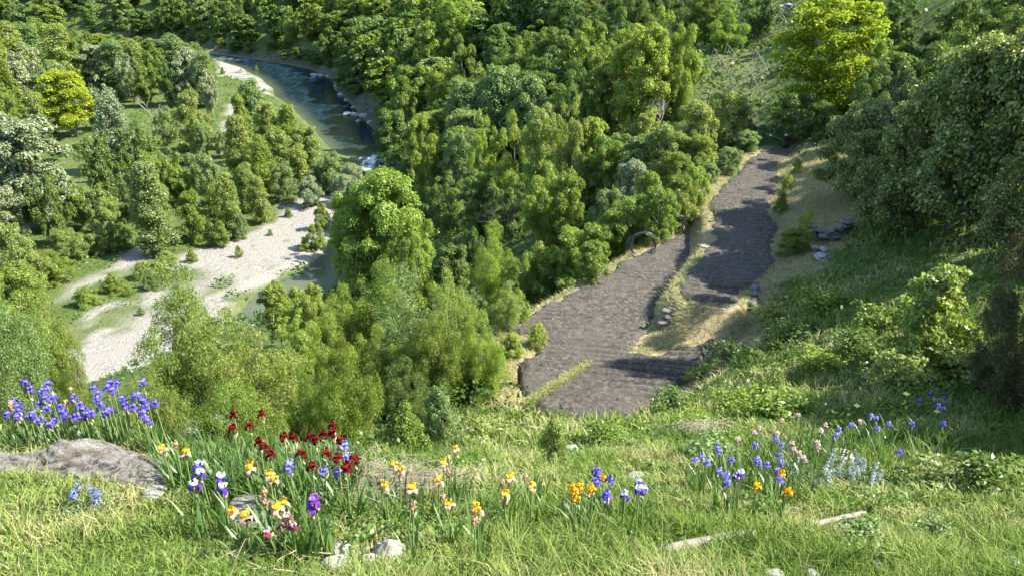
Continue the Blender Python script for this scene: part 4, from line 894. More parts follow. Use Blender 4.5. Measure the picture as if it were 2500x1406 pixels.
def flower_meshes(seed, wilt=False):
    R = np.random.default_rng(seed); st = MB(); fl = MB(); a0 = R.random()*2
    sc = .55 if wilt else 1
    for k in range(3):
        petal(st, a0+k*2.094+R.normal()*.1, .040*sc, .078*(.9+.2*R.random()), .066*sc, 1, R, 0)
        petal(fl, a0+1.047+k*2.094+R.normal()*.1, .070*sc, 0, .062*sc, -1, R, .085*(.9+.4*R.random()))
    a = st.build('upright_petals', None, link=False, smooth=True).data; b = fl.build('drooping_petals', None, link=False, smooth=True).data; return a, b
FLW = [flower_meshes(s) for s in range(5)]; WLT = [flower_meshes(s+50, True) for s in range(2)]
def blade(V, F, R, p, az, ln, w, bend, tilt, nseg=5):
    d = np.array([cos(az), sin(az), 0]); s = np.array([-sin(az), cos(az), 0]); s = s*cos(R.random()*1.2)+np.array([0,0,0]); b0 = len(V)
    for i in range(nseg+1):
        t = i/nseg; x = tilt*t*ln+bend*ln*t*t*t; z = ln*t*(1-.5*(bend*t)**2)-(bend**2)*ln*.25*t**4; ww = w*(1-.15*t)*(1 if t < .65 else max(.04, (1-t)/.35))
        c = p+d*x+np.array([0, 0, z]); V.append(c-s*ww/2); V.append(c+s*ww/2)
    for i in range(nseg): F.append((b0+2*i, b0+2*i+1, b0+2*i+3, b0+2*i+2))
def fan_mesh(seed, n=8, ln=.5, rad=.05, w=.034):
    R = np.random.default_rng(seed); V = []; F = []; az0 = R.random()*6.28
    for k in range(n):
        az = az0+(0 if k % 2 else pi)+R.normal()*.5; t = abs(k-n/2)/(n/2)
        blade(V, F, R, np.array([R.normal()*rad*.5, R.normal()*rad*.5, -.03]), az, ln*(.65+.5*R.random()), w*(.8+.4*R.random()), .25*t+.35*R.random()*R.random(), .08+.28*t)
    V = np.array(V); rnd = np.repeat(R.random(len(F)//5), 12)
    return mesh_obj('leaf_fan', V, F, m_irisleaf, link=False, colattr=dict(rnd=rnd)).data
FAN = [fan_mesh(s) for s in range(6)]
IRIS = []
def stem_mesh(seed, h):
    R = np.random.default_rng(seed); mb = MB(); l = R.normal(size=2)*.03
    pts = [[0,0,-.05],[l[0]*.3,l[1]*.3,h*.4],[l[0]*.8,l[1]*.8,h*.8],[l[0],l[1],h]]; mb.tube(pts, [.0085,.008,.007,.006], 5)
    return mb.build('stem', m_stem, link=False, smooth=True).data, np.array([l[0], l[1], h]), np.array([l[0]*.8, l[1]*.8, h*.8])
STM = [stem_mesh(s, .70) for s in range(5)]
bmb = MB(); bmb.tube([[0,0,-.02],[.004,0,.01],[.008,0,.035],[.012,0,.06]], [.006,.013,.012,.003], 6); BUD = bmb.build('bud', m_bud, link=False, smooth=True).data
def iris(px, py, colour, group, h=None, s=1.0, leaves_=True):
    R = rng; k = len(IRIS); h = h or (.53+.13*R.random())
    if group == GL:
        q = at_y(px, py+8, 7.15+(1022-py)/100*.75+.1*R.random())
    else: q = march(px, py+8, h, 4.5)
    
    z = hq(q[0], q[1]); h = q[2]-z
    root = empty('iris', (q[0], q[1], z), R.random()*6.28)
    st, top, mid = STM[k % 5]; f = h/.70
    o = bpy.data.objects.new('stem', st); COL.objects.link(o); o.parent = root; o.scale = (1, 1, f)
    A, B = (WLT if colour == 'tan' else FLW)[k % (2 if colour == 'tan' else 5)]
    for me, m, nm in ((A, PET[colour][0], 'upright_petals'), (B, PET[colour][1], 'drooping_petals')):
        o = bpy.data.objects.new(nm, with_mat(me, m)); COL.objects.link(o); o.parent = root; o.location = (top[0], top[1], h); o.scale = (s*.69,)*3; o.rotation_euler = (R.normal()*.2, R.normal()*.2, R.random()*3)
    if R.random() < .8:
        o = bpy.data.objects.new('bud', BUD); COL.objects.link(o); o.parent = root; o.location = (mid[0]+.012, mid[1], h*.84); o.rotation_euler = (0, .35, R.random()*6)
    if leaves_:
        o = bpy.data.objects.new('leaf_fan', FAN[k % 6]); COL.objects.link(o); o.parent = root; o.location = (.05, 0, 0); o.scale = (1, 1, .8+.3*R.random())
    IRIS.append(dict(o=root, px=px, py=py, c=colour, group=group)); return root
GL = 'irises behind the big boulder'; GM = 'irises of the middle left bed'; GC = 'yellow irises of the centre bed'; GB = 'irises left of the weathered beam'; GR = 'irises of the right bed'; GS = 'irises in the shade at the right'
for px, py in [(62,925),(112,930),(118,945),(55,965),(110,962),(95,978),(40,1000),(85,1002),(122,998),(70,1012),(98,1018),(145,988),(152,1000),(140,1018),(195,980),(205,992),(215,1003),(225,1000),(250,932),(258,940),(240,953),(280,930),(233,968),(246,972),(263,992),(256,1000),(310,983),(350,927),(332,950),(340,958),(352,968),(360,975),(350,990),(388,985),(365,1020),(45,1008),(132,1022),(75,940),(128,955),(180,965),(100,950),(50,985),(160,1010),(185,1000),(272,945),(300,965),(325,990),(345,1005),(230,950),(20,1005)]: iris(px, py, 'violet', GL, .95)
for px, py in [(174,945),(26,975),(30,985),(15,1020),(165,975)]: iris(px, py, 'tan', GL, .9)
for px, py in [(572,1003),(573,1038),(612,1030),(646,1012),(632,1075),(645,1082),(665,1102),(690,1058),(738,1062),(750,1058),(736,1098),(757,1128),(775,1065),(772,1100),(790,1050),(812,1030),(812,1052),(822,1112),(832,1120),(842,1135),(866,1110),(832,1068)]: iris(px, py, 'maroon', GM, .78)
for px, py in [(832,1082),(840,1092),(848,1110),(705,1125),(712,1135),(790,1140),(798,1152)]: iris(px, py, 'blue', GM)
for px, py in [(490,1128),(484,1148),(478,1170),(542,1158),(536,1168)]: iris(px, py, 'white', GM)
for px, py in [(774,1212),(766,1232)]: iris(px, py, 'purple', GM)
for px, py in [(404,1088),(448,1102),(610,1110),(613,1135),(658,1150),(664,1168),(572,1242),(588,1238),(682,1232),(694,1222)]: iris(px, py, 'yellow', GM)
for px, py in [(704,1256),(711,1275),(666,1268),(684,1280)]: iris(px, py, 'rose', GM, .5, .75)
for px, py in [(647,1195),(655,1212),(425,1080)]: iris(px, py, 'tan', GM)
for px, py in [(1093,1088),(1084,1120),(963,1128),(970,1142),(940,1178),(985,1200),(1066,1168),(1098,1224),(1165,1225),(1164,1238),(1225,1152),(1236,1202),(1297,1178)]: iris(px, py, 'yellow', GC)
for px, py in [(1000,1228),(1158,1260),(1082,1162),(1095,1108),(1228,1172),(1286,1162),(930,1165),(1110,1210)]: iris(px, py, 'tan', GC)
for px, py in [(1457,1138),(1460,1152),(1455,1165),(1492,1163),(1478,1190),(1486,1203)]: iris(px, py, 'violet', GB)
for px, py in [(1525,1200),(1557,1173),(1574,1187),(1560,1203)]: iris(px, py, 'white', GB)
for px, py in [(1400,1182),(1417,1178),(1403,1196),(1437,1186),(1448,1200),(1475,1155),(1406,1210)]: iris(px, py, 'amber', GB, .55, .8)
for px, py in [(1692,1117),(1728,1122),(1748,1088),(1758,1095),(1785,1115),(1762,1145),(1770,1150),(1780,1160),(1843,1078),(1896,1065),(1905,1078),(1899,1102),(1866,1120),(1875,1130),(1908,1120),(1902,1140),(1901,1162),(2036,1048),(2048,1040),(2078,1030),(2130,1008),(2140,1012),(2165,1020),(2145,1040),(1848,1115),(1712,1108)]: iris(px, py, 'blue', GR)
for px, py in [(1801,1155),(1812,1162)]: iris(px, py, 'white', GR)
for px, py in [(1912,1148),(1850,1178),(1918,1190)]: iris(px, py, 'amber', GR)
for px, py in [(1802,1065),(1837,1035),(1842,1050),(1908,1018),(1950,1007),(1893,1052),(1907,1048),(1935,1075),(1950,1098),(1933,1090),(1995,1070),(2010,1078),(2003,1045),(2015,1030),(2095,1020),(1960,1110)]: iris(px, py, 'pink', GR)
for px, py in [(2246,965),(2273,955),(2304,963),(2292,980),(2300,990),(2240,1028),(2304,1025),(2197,1095)]: iris(px, py, 'violet', GS)
# leaf beds without a flower of their own
def leafbed(name, outline, n, ln, w, seed, h0=.0, kind='stuff'):
    R = np.random.default_rng(seed); V = []; F = []
    pg = np.array([march(a, b, h0)[:2] for a, b in outline]); lo = pg.min(0); hi = pg.max(0); P = R.uniform(lo, hi, (n*5, 2)); P = P[inside(P, pg)][:n]; Z = hfast(P)
    for (x, y), z in zip(P, Z):
        k = R.integers(2, 5); az0 = R.random()*6.28
        for j in range(k):
            blade(V, F, R, np.array([x+R.normal()*.03, y+R.normal()*.03, z-.03]), az0+(j % 2)*pi+R.normal()*.5, ln*(.6+.55*R.random()), w*(.7+.5*R.random()), R.random()*R.random()*.9, .05+.3*R.random())
    V = np.array(V); F = np.array(F); o = mesh_obj(name, V, F, m_irisleaf, colattr=dict(rnd=np.repeat(R.random(len(V)//12), 12))); tag(o, kind=kind); return o
leafbed('iris_leaves', [(-80,1050),(440,1045),(425,1090),(150,1105),(-80,1110)], 1300, .74, .044, 1)
leafbed('iris_leaves', [(380,1150),(560,1135),(860,1140),(900,1190),(780,1260),(560,1240),(420,1200)], 520, .50, .026, 2)
leafbed('iris_leaves', [(640,1330),(760,1290),(800,1330),(760,1395),(690,1390)], 60, .46, .034, 3)
leafbed('iris_leaves', [(900,1230),(1320,1210),(1330,1270),(1240,1310),(920,1290)], 120, .42, .028, 4)
leafbed('iris_leaves', [(1420,1240),(1560,1240),(1560,1290),(1440,1280)], 28, .42, .026, 5)
leafbed('iris_leaves', [(1660,1180),(1800,1130),(1960,1080),(2060,1100),(1980,1230),(1850,1240),(1700,1220)], 330, .48, .026, 6)
leafbed('iris_leaves', [(2020,1130),(2160,1050),(2330,1060),(2330,1130),(2200,1160),(2080,1160)], 200, .50, .030, 7)
# grey-blue flower spikes
m_spike2 = leafmat('blue_flower', [(.06,.08,.22), (.12,.15,.40), (.22,.26,.55)], .2, .05); m_spike = leafmat('catmint_flower', [(.16,.20,.24), (.24,.29,.36), (.38,.43,.50)], .2, .05); m_catleaf = leafmat('catmint_leaf', [(.07,.12,.045), (.11,.17,.07), (.17,.24,.11)], .3, .05)
for i, (px, py, lb) in enumerate([(1985,1195,'left clump of grey-blue flower spikes in front of the grey rock'),(2050,1185,'middle clump of grey-blue flower spikes in front of the grey rock'),(2110,1195,'right clump of grey-blue flower spikes by the shaded grass'),(200,1250,'small blue flower spikes in the grass below the big boulder')]):
    q = march(px, py); R = np.random.default_rng(i+70); root = empty('flower_spikes', (q[0], q[1], hq(q[0], q[1]))); tag(root, lb, 'flowering plant', None if i == 3 else 'grey-blue flower spikes')
    ns = 9 if i < 3 else 4; sc = .85 if i < 3 else .4
    for k in range(ns):
        x, y = R.normal(size=2)*.22*sc; h = (.32+.22*R.random())*sc; bend_ = .06*R.normal(); lob = [[x+bend_*t*t, y, h*(.45+.6*t), .03, .03, .05] for t in np.linspace(0, 1, 12)]
        V, F, rnd = leaves(R, lob, 90, .022, .014); mesh_obj('spike', V, F, m_spike if i < 3 else m_spike2, root, colattr=dict(rnd=rnd))
    lob = [[R.normal()*.25*sc, R.normal()*.22*sc, .14*sc, .14, .14, .16*sc] for _ in range(14)]; V, F, rnd = leaves(R, lob, 1800 if i < 3 else 500, .05, .013); mesh_obj('foliage', V, F, m_catleaf, root, colattr=dict(rnd=rnd))
# ------------------------------------------------------------------ grass and undergrowth
m_grass, n, out = mat('grass_blades')
at_ = N(n, 'ShaderNodeAttribute', attribute_name='rnd')
c = ramp(n, at_.outputs['Fac'], [(0, (.07,.12,.025)), (.3, (.14,.22,.042)), (.55, (.225,.30,.08)), (.75, (.34,.35,.14)), (1, (.50,.43,.25))])
d = N(n, 'ShaderNodeBsdfDiffuse'); t = N(n, 'ShaderNodeBsdfTranslucent'); L(n, c, d.inputs[0]); L(n, c, t.inputs[0]); a = N(n, 'ShaderNodeMixShader'); a.inputs[0].default_value = .35; L(n, d.outputs[0], a.inputs[1]); L(n, t.outputs[0], a.inputs[2]); L(n, a.outputs[0], out.inputs[0])
def blades(P, Z, h, w, bend, rnd, R, tilt=.35):
    n = len(P); az = R.random(n)*2*pi; d = np.c_[np.cos(az), np.sin(az), np.zeros(n)]; a2 = R.random(n)*2*pi; s = np.c_[np.cos(a2), np.sin(a2), np.zeros(n)]
    B = np.c_[P, Z-.02]; h = h[:, None]; w = w[:, None]; b = bend[:, None]; up = np.array([0, 0, 1.])
    m = B+up*h*.55+d*h*(tilt*.4+.15*b); t = B+up*h*(1-.45*b)+d*h*(tilt+.75*b)
    V = np.stack([B-s*w/2, B+s*w/2, m+s*w*.42, m-s*w*.42, t+s*w*.08, t-s*w*.08], 1).reshape(-1, 3)
    k = np.arange(n)*6; F = np.stack([np.c_[k, k+1, k+2, k+3], np.c_[k+3, k+2, k+4, k+5]], 1).reshape(-1, 4)
    return V, F, np.repeat(rnd, 6)
R = np.random.default_rng(99)
def sample(n, x0, x1, y0, y1, dens):
    P = np.c_[R.uniform(x0, x1, n), R.uniform(y0, y1, n)]; return P[R.random(n) < dens(P)]
sm_img = sm.reshape(ny, nx); gm_img = gm.reshape(ny, nx)
def mask(img, P):
    ix = np.clip(np.searchsorted(XS, P[:,0])-1, 0, nx-2); iy = np.clip(np.searchsorted(YS, P[:,1])-1, 0, ny-2); return img[iy, ix]
ROCKS = [(o.location.x, o.location.y, max(o.dimensions.x, o.dimensions.y)*.5) for o in COL.objects if o.name.startswith(('rock', 'stone')) and o.location.y < 14 and not o.name.startswith('stone_')]
print('ROCKS', len(ROCKS), ROCKS[:3])
for (a_, b_, c_, d_) in ((1620,1345,1842,1302),(1968,1286,2112,1254)):
    for p_ in along(a_, b_, c_, d_, 16): ROCKS.append((p_[0], p_[1]-.05, .13))
def clear(P):
    k = np.ones(len(P), bool)
    for x, y, r in ROCKS: k &= ((P[:,0]-x)**2+(P[:,1]-y+r*.5)**2 > (r*1.25)**2)
    return k
def infield(P): return (sdist(P, low_poly) < .25)|(sdist(P, up_poly) < .15)
# foreground
def fg(n, y0, y1, x0, x1, name, hmul=1.0, wmul=1.0):
    P = sample(n, x0, x1, y0, y1, lambda P: np.clip((7.5/np.hypot(P[:,1], P[:,1]*.7))**1.6, 0, 1)*(.55+.9*(fbm(P[:,0]*.9, P[:,1]*.9, 3)-.1)))
    P = P[~infield(P)]; P = P[clear(P)]; P = P[~((np.abs(P[:,0]+4.75) < 1.55)&(np.abs(P[:,1]-6.42) < .42))]; Z = hfast(P); dist = np.sqrt(P[:,0]**2+P[:,1]**2+Z**2)
    pt = fbm(P[:,0]*.55+11, P[:,1]*.55, 3); dry = fbm(P[:,0]*.8+40, P[:,1]*.8+3, 4); st = mask(sm_img, P)
    tf = sst(.42, .62, fbm(P[:,0]*3.1+5, P[:,1]*3.1, 3)); hi = (.075+.10*sst(.3, .62, pt)+.11*tf+.03*R.random(len(P)))*hmul; hi = hi*(1-.5*st)
    hi = hi*np.where((P[:,1] < 6.2)&(P[:,0] < -1.2), .85, 1)
    rnd = np.clip(.42+.55*(dry-.45)*2.5+R.normal(size=len(P))*.17+.35*(1-sst(.3, .55, pt))*.35+st*.45-.10*((P[:,0] > 4)&(P[:,1] > 9)), 0, 1)
    w = .0056*wmul*np.maximum(1, dist/7)*(1+.6*R.random(len(P)))
    if y1 < 14:      # dry seed stems standing above the sward
        T = sample(26000, x0, x1, y0, y1, lambda P: np.clip((7/P[:,1])**1.5, 0, 1)*.5*sst(.45, .6, fbm(P[:,0]*.6+70, P[:,1]*.6, 3))); T = T[clear(T)]; m_ = len(T)
        P = np.r_[P, T]; Z = np.r_[Z, hfast(T)]; hi = np.r_[hi, .22+.22*R.random(m_)]; w = np.r_[w, np.full(m_, .004)]; rnd = np.r_[rnd, np.clip(R.normal(.85, .12, m_), 0, 1)]
    V, F, r = blades(P, Z, hi*(.6+.8*R.random(len(P))), w, R.random(len(P))**1.5, rnd, R)
    o = mesh_obj(name, V, F, m_grass, colattr=dict(rnd=r)); tag(o, kind='stuff'); print(name, len(P)); return o
fg(620000, 3.2, 13.5, -13, 14, 'grass', 1.0, 1.4)
fg(560000, 13.5, 34, -9, 28, 'hillside_grass', 1.45, 1.7)
# clover-like leafy weeds between the grass
def weeds(name, n, x0, x1, y0, y1, size, amp, m, dens, seed, zup=.0, thr=.52):
    R = np.random.default_rng(seed); P = np.c_[R.uniform(x0, x1, n), R.uniform(y0, y1, n)]; P = P[R.random(n) < dens(P)]
    P = P[mask(gm_img, P) < .3]; P = P[~infield(P)]; P = P[clear(P)]
    f = sst(thr-.12, thr+.15, fbm(P[:,0]*.7*amp[1], P[:,1]*.7*amp[1], 3)); k = R.random(len(P)) < .15+.85*f; P = P[k]; f = f[k]
    Z = hfast(P)+zup+amp[0]*f*R.random(len(P))**.5*(.5+fbm(P[:,0]*2.1*amp[1], P[:,1]*2.1*amp[1], 2)); C = np.c_[P, Z]; n = len(C)
    nr = unit(np.array([0, 0, .7])+R.normal(size=(n, 3))*.55); ax = unit(np.cross(nr, R.normal(size=(n, 3)))); sd = np.cross(nr, ax); s = (size(P)*(.6+.8*R.random(n)))[:, None]
    V = np.stack([C, C+ax*s*.5+sd*s*.32, C+ax*s, C+ax*s*.5-sd*s*.32], 1).reshape(-1, 3); F = np.arange(4*n).reshape(n, 4)
    o = mesh_obj(name, V, F, m, colattr=dict(rnd=np.repeat(np.clip(R.normal(.45, .25, n), 0, 1), 4))); tag(o, kind='stuff'); print(name, n); return o
weeds('leafy_weeds', 420000, -13, 16, 3.2, 15, lambda P: .045*np.maximum(1, P[:,1]/7)*(.6+.8*fbm(P[:,0]*.5+2, P[:,1]*.5, 2)), (.26, 1.3), leafmat('weed_leaf', [(.07,.13,.025), (.12,.20,.04), (.20,.27,.07)], .35, 0), lambda P: np.clip((7/P[:,1])**1.3, 0, 1)*.9, 4)
weeds('slope_undergrowth', 260000, -45, 45, 11, 110, lambda P: .045+.0055*P[:,1], (1.2, .35), leafmat('undergrowth_leaf', [(.035,.075,.015), (.06,.115,.022), (.10,.165,.035)], .35, 0),
      lambda P: np.where((P[:,0] > 1)&(P[:,1] > 13)&(P[:,1] < 33)&(P[:,0] < 26), .4, np.clip((24/P[:,1])**1.2, 0, 1))*np.where(np.hypot(P[:,0]-23, (P[:,1]-74)*.7) < 9, .6, 1)*(mask(sm_img, P) < .3), 5, thr=.42)
weeds('valley_undergrowth', 420000, -330, 150, 60, 440, lambda P: .22+.0019*P[:,1], (1.5, .22), leafmat('valley_leaf', [(.05,.10,.018), (.085,.15,.028), (.13,.20,.045)], .35, 0), lambda P: np.clip((130/P[:,1])**1.0, .25, 1)*(sdist(P, river_poly) > 1.2), 6, thr=.44)
# straw lying where the terrace banks were cut
P = np.c_[R.uniform(-4, 24, 260000), R.uniform(17, 50, 260000)]; st = mask(sm_img, P); P = P[(st > .35)&(R.random(len(P)) < st)&~infield(P)]; n = len(P); Z = hfast(P)
V, F, r = blades(P, Z+.02, .10+.12*R.random(n), .014+.012*R.random(n), .7+.3*R.random(n), np.clip(R.normal(.86, .17, n), 0, 1), R, tilt=1.3); tag(mesh_obj('cut_straw', V, F, m_grass, colattr=dict(rnd=r)), kind='stuff'); print('straw', n)
# weeds creeping over the field rims, clods and bits of root lying on the soil
P = np.c_[R.uniform(-3, 20, 90000), R.uniform(18, 56, 90000)]; e = np.minimum(np.abs(sdist(P, low_poly)), np.abs(sdist(P, up_poly))); P = P[(e < .55)&(R.random(len(P)) < (1-e/.55)*.55*(fbm(P[:,0]*.9+4, P[:,1]*.9, 3) > .42))]; n = len(P); Z = hfast(P)
V, F, r = blades(P, Z+.06, .10+.20*R.random(n), .016+.014*R.random(n), R.random(n), np.clip(R.normal(.5, .25, n), 0, 1), R, tilt=.6); tag(mesh_obj('rim_weeds', V, F, m_grass, colattr=dict(rnd=r)), kind='stuff')
P = np.c_[R.uniform(-3, 20, 30000), R.uniform(18, 56, 30000)]; P = P[(sdist(P, low_poly) < -.1)|(sdist(P, up_poly) < -.1)]; P = P[R.random(len(P)) < .22]; n = len(P); zz = np.where(sdist(P, low_poly) < 0, ZL, ZU)+.07; s_ = (.015+.03*R.random(n)**3)
T = np.array([[1,0,-.3],[-.5,.87,-.3],[-.5,-.87,-.3],[0,0,.9]]); V = (T[None]*s_[:, None, None]*(.7+.6*R.random((n, 4, 1)))+np.c_[P, zz][:, None]).reshape(-1, 3); k = np.arange(n)*4
F = np.concatenate([np.c_[k, k+1, k+3], np.c_[k+1, k+2, k+3], np.c_[k+2, k, k+3]]); tag(mesh_obj('soil_clods', V, F, m_soil), kind='stuff')
q0 = at_z(1442, 888, ZL); q1 = at_z(1288, 988, ZL); u_ = R.random(2600)**.8; P = np.outer(1-u_, q0[:2])+np.outer(u_, q1[:2])+R.normal(size=(2600, 2))*np.array([.09, .09])*(.5+fbm(u_*9, u_*2, 2))[:, None]; n = len(P)
V, F, r = blades(P, np.full(n, ZL+.06), .06+.13*R.random(n), .014+.012*R.random(n), R.random(n), np.clip(R.normal(.72, .22, n), 0, 1), R, tilt=.9); tag(mesh_obj('cut_straw', V, F, m_grass, colattr=dict(rnd=r)), kind='stuff')
# ------------------------------------------------------------------ twig piles
def twigs(name, lb, px, py, rad, n, ln, hgt, m, seed, cat='brushwood'):
    q = march(px, py); R = np.random.default_rng(seed); mb = MB(); z0 = hq(q[0], q[1])
    for k in range(n):
        x, y = R.normal(size=2)*rad*.5*np.array([1, .6]); z = hq(q[0]+x, q[1]+y)-z0+abs(R.normal())*hgt*.5; a = R.random()*6.28; l = ln*(.4+R.random()); d = np.array([cos(a), sin(a)*.8, R.normal()*.25]); p = np.array([x, y, z]); r = .0025+.0035*R.random()
        mb.tube([p-d*l/2, p+np.array([0,0,.10*l])+R.normal(size=3)*.10*l, p+d*l/2], [r, r*.8, r*.4], 4)
    o = mb.build(name, m); o.location = (q[0], q[1], z0+.02); tag(o, lb, cat); return o
m_twig = simple('grey_twigs', (.19,.165,.13), .9, .35, 9, .3, .005); m_pt = simple('pale_twigs', (.33,.29,.20), .9, .3, 9, .3, .005)
twigs('twig_pile', 'tangled heap of grey dead twigs behind the first yellow irises', 965, 1195, .75, 260, .55, .35, m_twig, 1)
twigs('twig_pile', 'thin grey twigs spreading left of the dead heap, by the maroon irises', 850, 1235, .55, 90, .45, .18, m_twig, 2)
twigs('branch', 'pale forked dry branch lying in the grass at the lower left', 610, 1385, .30, 26, .6, .05, m_pt, 3, 'branch')
twigs('dry_stems', 'tangle of pale dry stems on the bank above the right irises', 1700, 1058, .75, 190, .65, .25, m_pt, 4)
twigs('dry_stems', 'sparse tan dry stems on the rise right of the orange irises on the left', 500, 1075, .5, 90, .35, .15, m_pt, 5)
twigs('dry_stems', 'dry tangle on the bank edge above the blue-and-white irises', 1580, 1120, .5, 90, .4, .2, m_pt, 6)
P = along(2370, 1320, 2428, 1345, 6, .09); o = MB().tube(P, [.012,.016,.018,.018,.016,.012,.008], 6).build('stick', m_stake); tag(o, 'short pale stick lying at the lower right', 'stick')
# low herbs
for i, (px, py, w, k, g, lb) in enumerate([(1070,1370,120,'herb','willow','feathery green weed at the bottom edge, centre'),(890,1330,70,'herb','willow','feathery weed between the pale rocks'),(2290,1195,190,'herb','fig','broad dark leafy bush at the lower right in the shade'),(2110,1350,170,'herb','olive','low round olive bush at the bottom right'),
   (2280,1320,140,'herb','olive','leafy weed left of the short pale stick'),(400,1130,80,'herb','willow','feathery weed at the right shoulder of the big boulder'),(560,1210,50,'herb','yellow','small yellow-green spurge in the middle left bed'),(1900,1020,170,'herb','mid','dark leafy weed behind the pink irises'),
   (1700,1045,110,'herb','bright','bright leafy weed on the crest above the right bed'),(1790,1000,110,'herb','bright','bright leafy weed on the crest left of the slender shrub'),(1590,1110,90,'herb','bright','bright leafy weed at the left end of the bank'),(1740,1130,150,'herb','olive','grey-green weed among the first right-hand blue irises'),
   (2200,940,200,'herb','hazel','pale leafy mound right of the slender shrub'),(2330,905,180,'herb','hazel','sunlit leafy ground plant under the bronze shrub'),(1720,930,110,'herb','willow','bright grass tuft at the edge of the ploughed field'),(2420,1200,200,'herb','deep','dark weed at the right edge'),(1850,1260,120,'herb','deep','dark-green tuft behind the long beam'),
   (1930,830,130,'herb','deep','dark nettle-like weed midway on the shaded slope'),(2010,760,150,'herb','mid','broad weed under the crown of the big tree'),(1880,780,90,'herb','willow','pale feathery weed beside the low field wall'),(2090,860,140,'herb','deep','dark weed left of the round-leaved hazel'),(2000,900,110,'herb','bright','bright weed above the slender shrub'),(1780,880,120,'herb','olive','olive weed at the foot of the straw bank'),(2150,800,120,'herb','mid','weed touching the left side of the hazel'),(1640,1000,130,'herb','deep','dark weed just below the ploughed field'),(1480,1080,120,'herb','mid','weed in the shaded hollow'),(1180,1080,150,'herb','willow','light leafy weed in the long bright grass')]):
    q = march(px, py); zc = q[1]*cP-q[2]*sP; r = w/2*zc/FPX; pr = P_[k][i % 2]; root = empty('herb', (q[0], q[1], hq(q[0], q[1])), i*1.3); root.scale = (r/pr.r,)*2+(r/pr.r*.8,); tag(root, lb, 'weed')
    for nm, me in (('foliage', with_mat(pr.crown, G[g])), ('stems', pr.trunk)):
        o = bpy.data.objects.new(nm, me); COL.objects.link(o); o.parent = root
# trees standing just outside the picture on the right (they throw the shade that falls into it)
OUT = []
for (x, y, h, r, k) in [(24.6,33.4,9,3.4,'broad'),(20.6,22.6,10.6,3.2,'broad'),(15.2,12.8,6.2,2.6,'broad'),(16.8,12.6,5.6,2.4,'broad'),(12.5,10.2,4.5,1.7,'broad')]:
    t = put_tree(k, 'mid', x, y, h, r, 'tree', 'trees past the right edge', 'leafy')
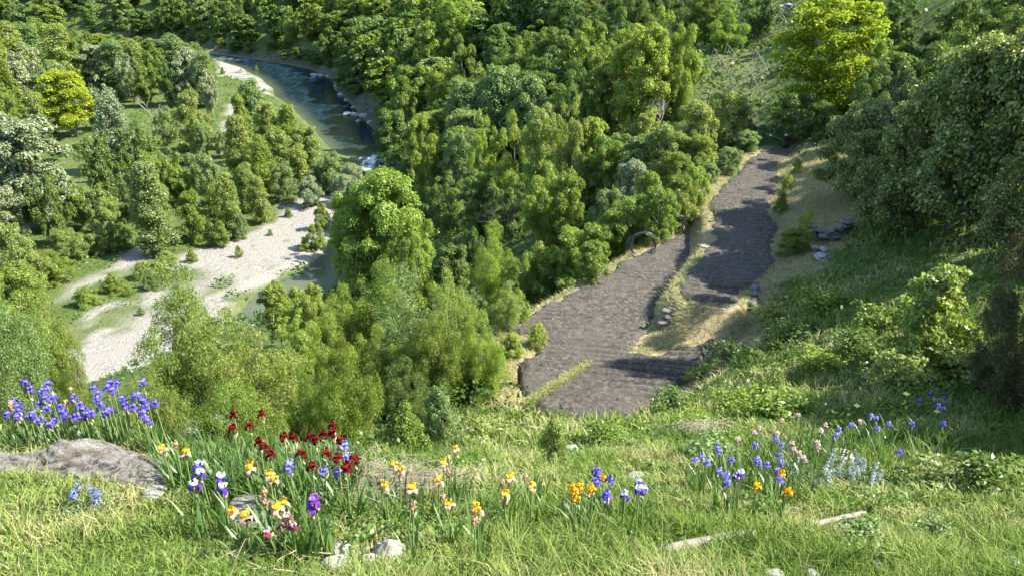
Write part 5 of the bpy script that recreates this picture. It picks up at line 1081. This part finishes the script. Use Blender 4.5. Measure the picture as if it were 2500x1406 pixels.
# ------------------------------------------------------------------ labels
ORD = ['first','second','third','fourth','fifth','sixth','seventh','eighth','ninth','tenth','eleventh','twelfth','thirteenth','fourteenth','fifteenth','sixteenth','seventeenth','eighteenth','nineteenth']
TENS = {20:'twentieth',30:'thirtieth',40:'fortieth',50:'fiftieth',60:'sixtieth',70:'seventieth',80:'eightieth',90:'ninetieth'}; TN = {20:'twenty',30:'thirty',40:'forty',50:'fifty',60:'sixty',70:'seventy',80:'eighty',90:'ninety'}
def ordn(i, n):
    k = i+1
    if k <= n/2 or k == 1: return _o(k), 'left'
    return _o(n-k+1), 'right'
def _o(k):
    if k < 20: return ORD[k-1]
    t = k//10*10; return TENS[t] if k % 10 == 0 else TN[t]+'-'+ORD[k % 10-1]
from collections import defaultdict
by = defaultdict(list)
PLC = {'trees at the far end of the floodplain': 'of the far floodplain', 'trees around the meadow in the floodplain': 'around the meadow', 'trees between the gravel and the river': 'between gravel and river',
 'bushes at the left edge of the gravel': 'left of the gravel', 'near trees on the slope below the left irises': 'below the left irises', 'trees on the slope between the river and the terraces': 'on the river slope',
 'bushes along the outer edge of the lower terrace': 'along the lower terrace', 'tall trees on the ridge beyond the hose coils': 'on the middle ridge', 'trees on the wooded hillside above the ridge': 'above the middle ridge',
 'trees on the hillside right of the vineyard': 'right of the vineyard', 'large-leaved trees on the right': 'right of the terraces', 'shrubs at the right edge': 'on the right', 'trees past the right edge': 'past the right edge',
 'wooded far bank left of the waterfall': 'of the far bank', 'wooded bank above the river bend': 'of the river-bend bank', 'dark wood at the top of the hillside': 'of the top wood', 'bushes along the foot of the wooded bank': 'at the far water line', 'small shrubs scattered on the gravel': 'on the gravel'}
for t in TREES: by[t['group']].append(t)
for g, ts in by.items():
    where = g.split(' ', 1)[1] if not g.startswith(('wooded', 'dark', 'near', 'tall', 'large')) else None
    sub = defaultdict(list)
    for t in ts:
        nm = t['o'].name.split('.')[0]; t['o']['category'] = nm; t['o']['group'] = g
        band = ''
        if len(ts) > 14 :
            ys = sorted(u['py'] for u in ts); nb = max(1, len(ts)//14); k = min(nb, int(sum(v < t['py'] for v in ys)/len(ys)*(nb+1)))
            names = {1: ['back row', 'front row'], 2: ['back row', 'middle row', 'front row']}.get(nb) or [ _o(i+1)+' row back to front' for i in range(nb+1)]
            band = names[k]
        sub[(t['adj'], nm, band)].append(t)
    for (adj, nm, band), us in sub.items():
        us.sort(key=lambda u: u['px'])
        place = PLC[g]
        for i, u in enumerate(us):
            if len(us) == 1: s = f"{adj} {nm} {('in the '+band+' ') if band else ''}{place}"
            else:
                o_, sd = ordn(i, len(us)); s = f"{adj} {nm}, {o_} from the {sd}{(', '+band) if band else ''}, {place}"
            u['o']['label'] = s
CN = {'violet':'violet-blue','blue':'lavender-blue','maroon':'dark maroon','yellow':'yellow and mauve','amber':'orange-yellow','white':'white and purple','purple':'purple','pink':'peach-pink','rose':'pink and magenta','tan':'withered tan'}
PL = {'irises behind the big boulder':'behind the big boulder','irises of the middle left bed':'right of the boulder','yellow irises of the centre bed':'in the centre bed','irises left of the weathered beam':'above the beam','irises of the right bed':'in the right bed','irises in the shade at the right':'in the right-hand shade'}
bi = defaultdict(list)
for t in IRIS: bi[(t['group'], t['c'])].append(t)
for (g, c), us in bi.items():
    us.sort(key=lambda u: u['px']); grp = 'iris'
    for i, u in enumerate(us):
        o_, sd = ordn(i, len(us)); u['o']['category'] = 'iris'; u['o']['group'] = g
        u['o']['label'] = f"{CN[c]} iris {PL[g]}" + (f", {o_} of its colour from the {sd}" if len(us) > 1 else '')
print('COUNTS trees', len(TREES), 'iris', len(IRIS))
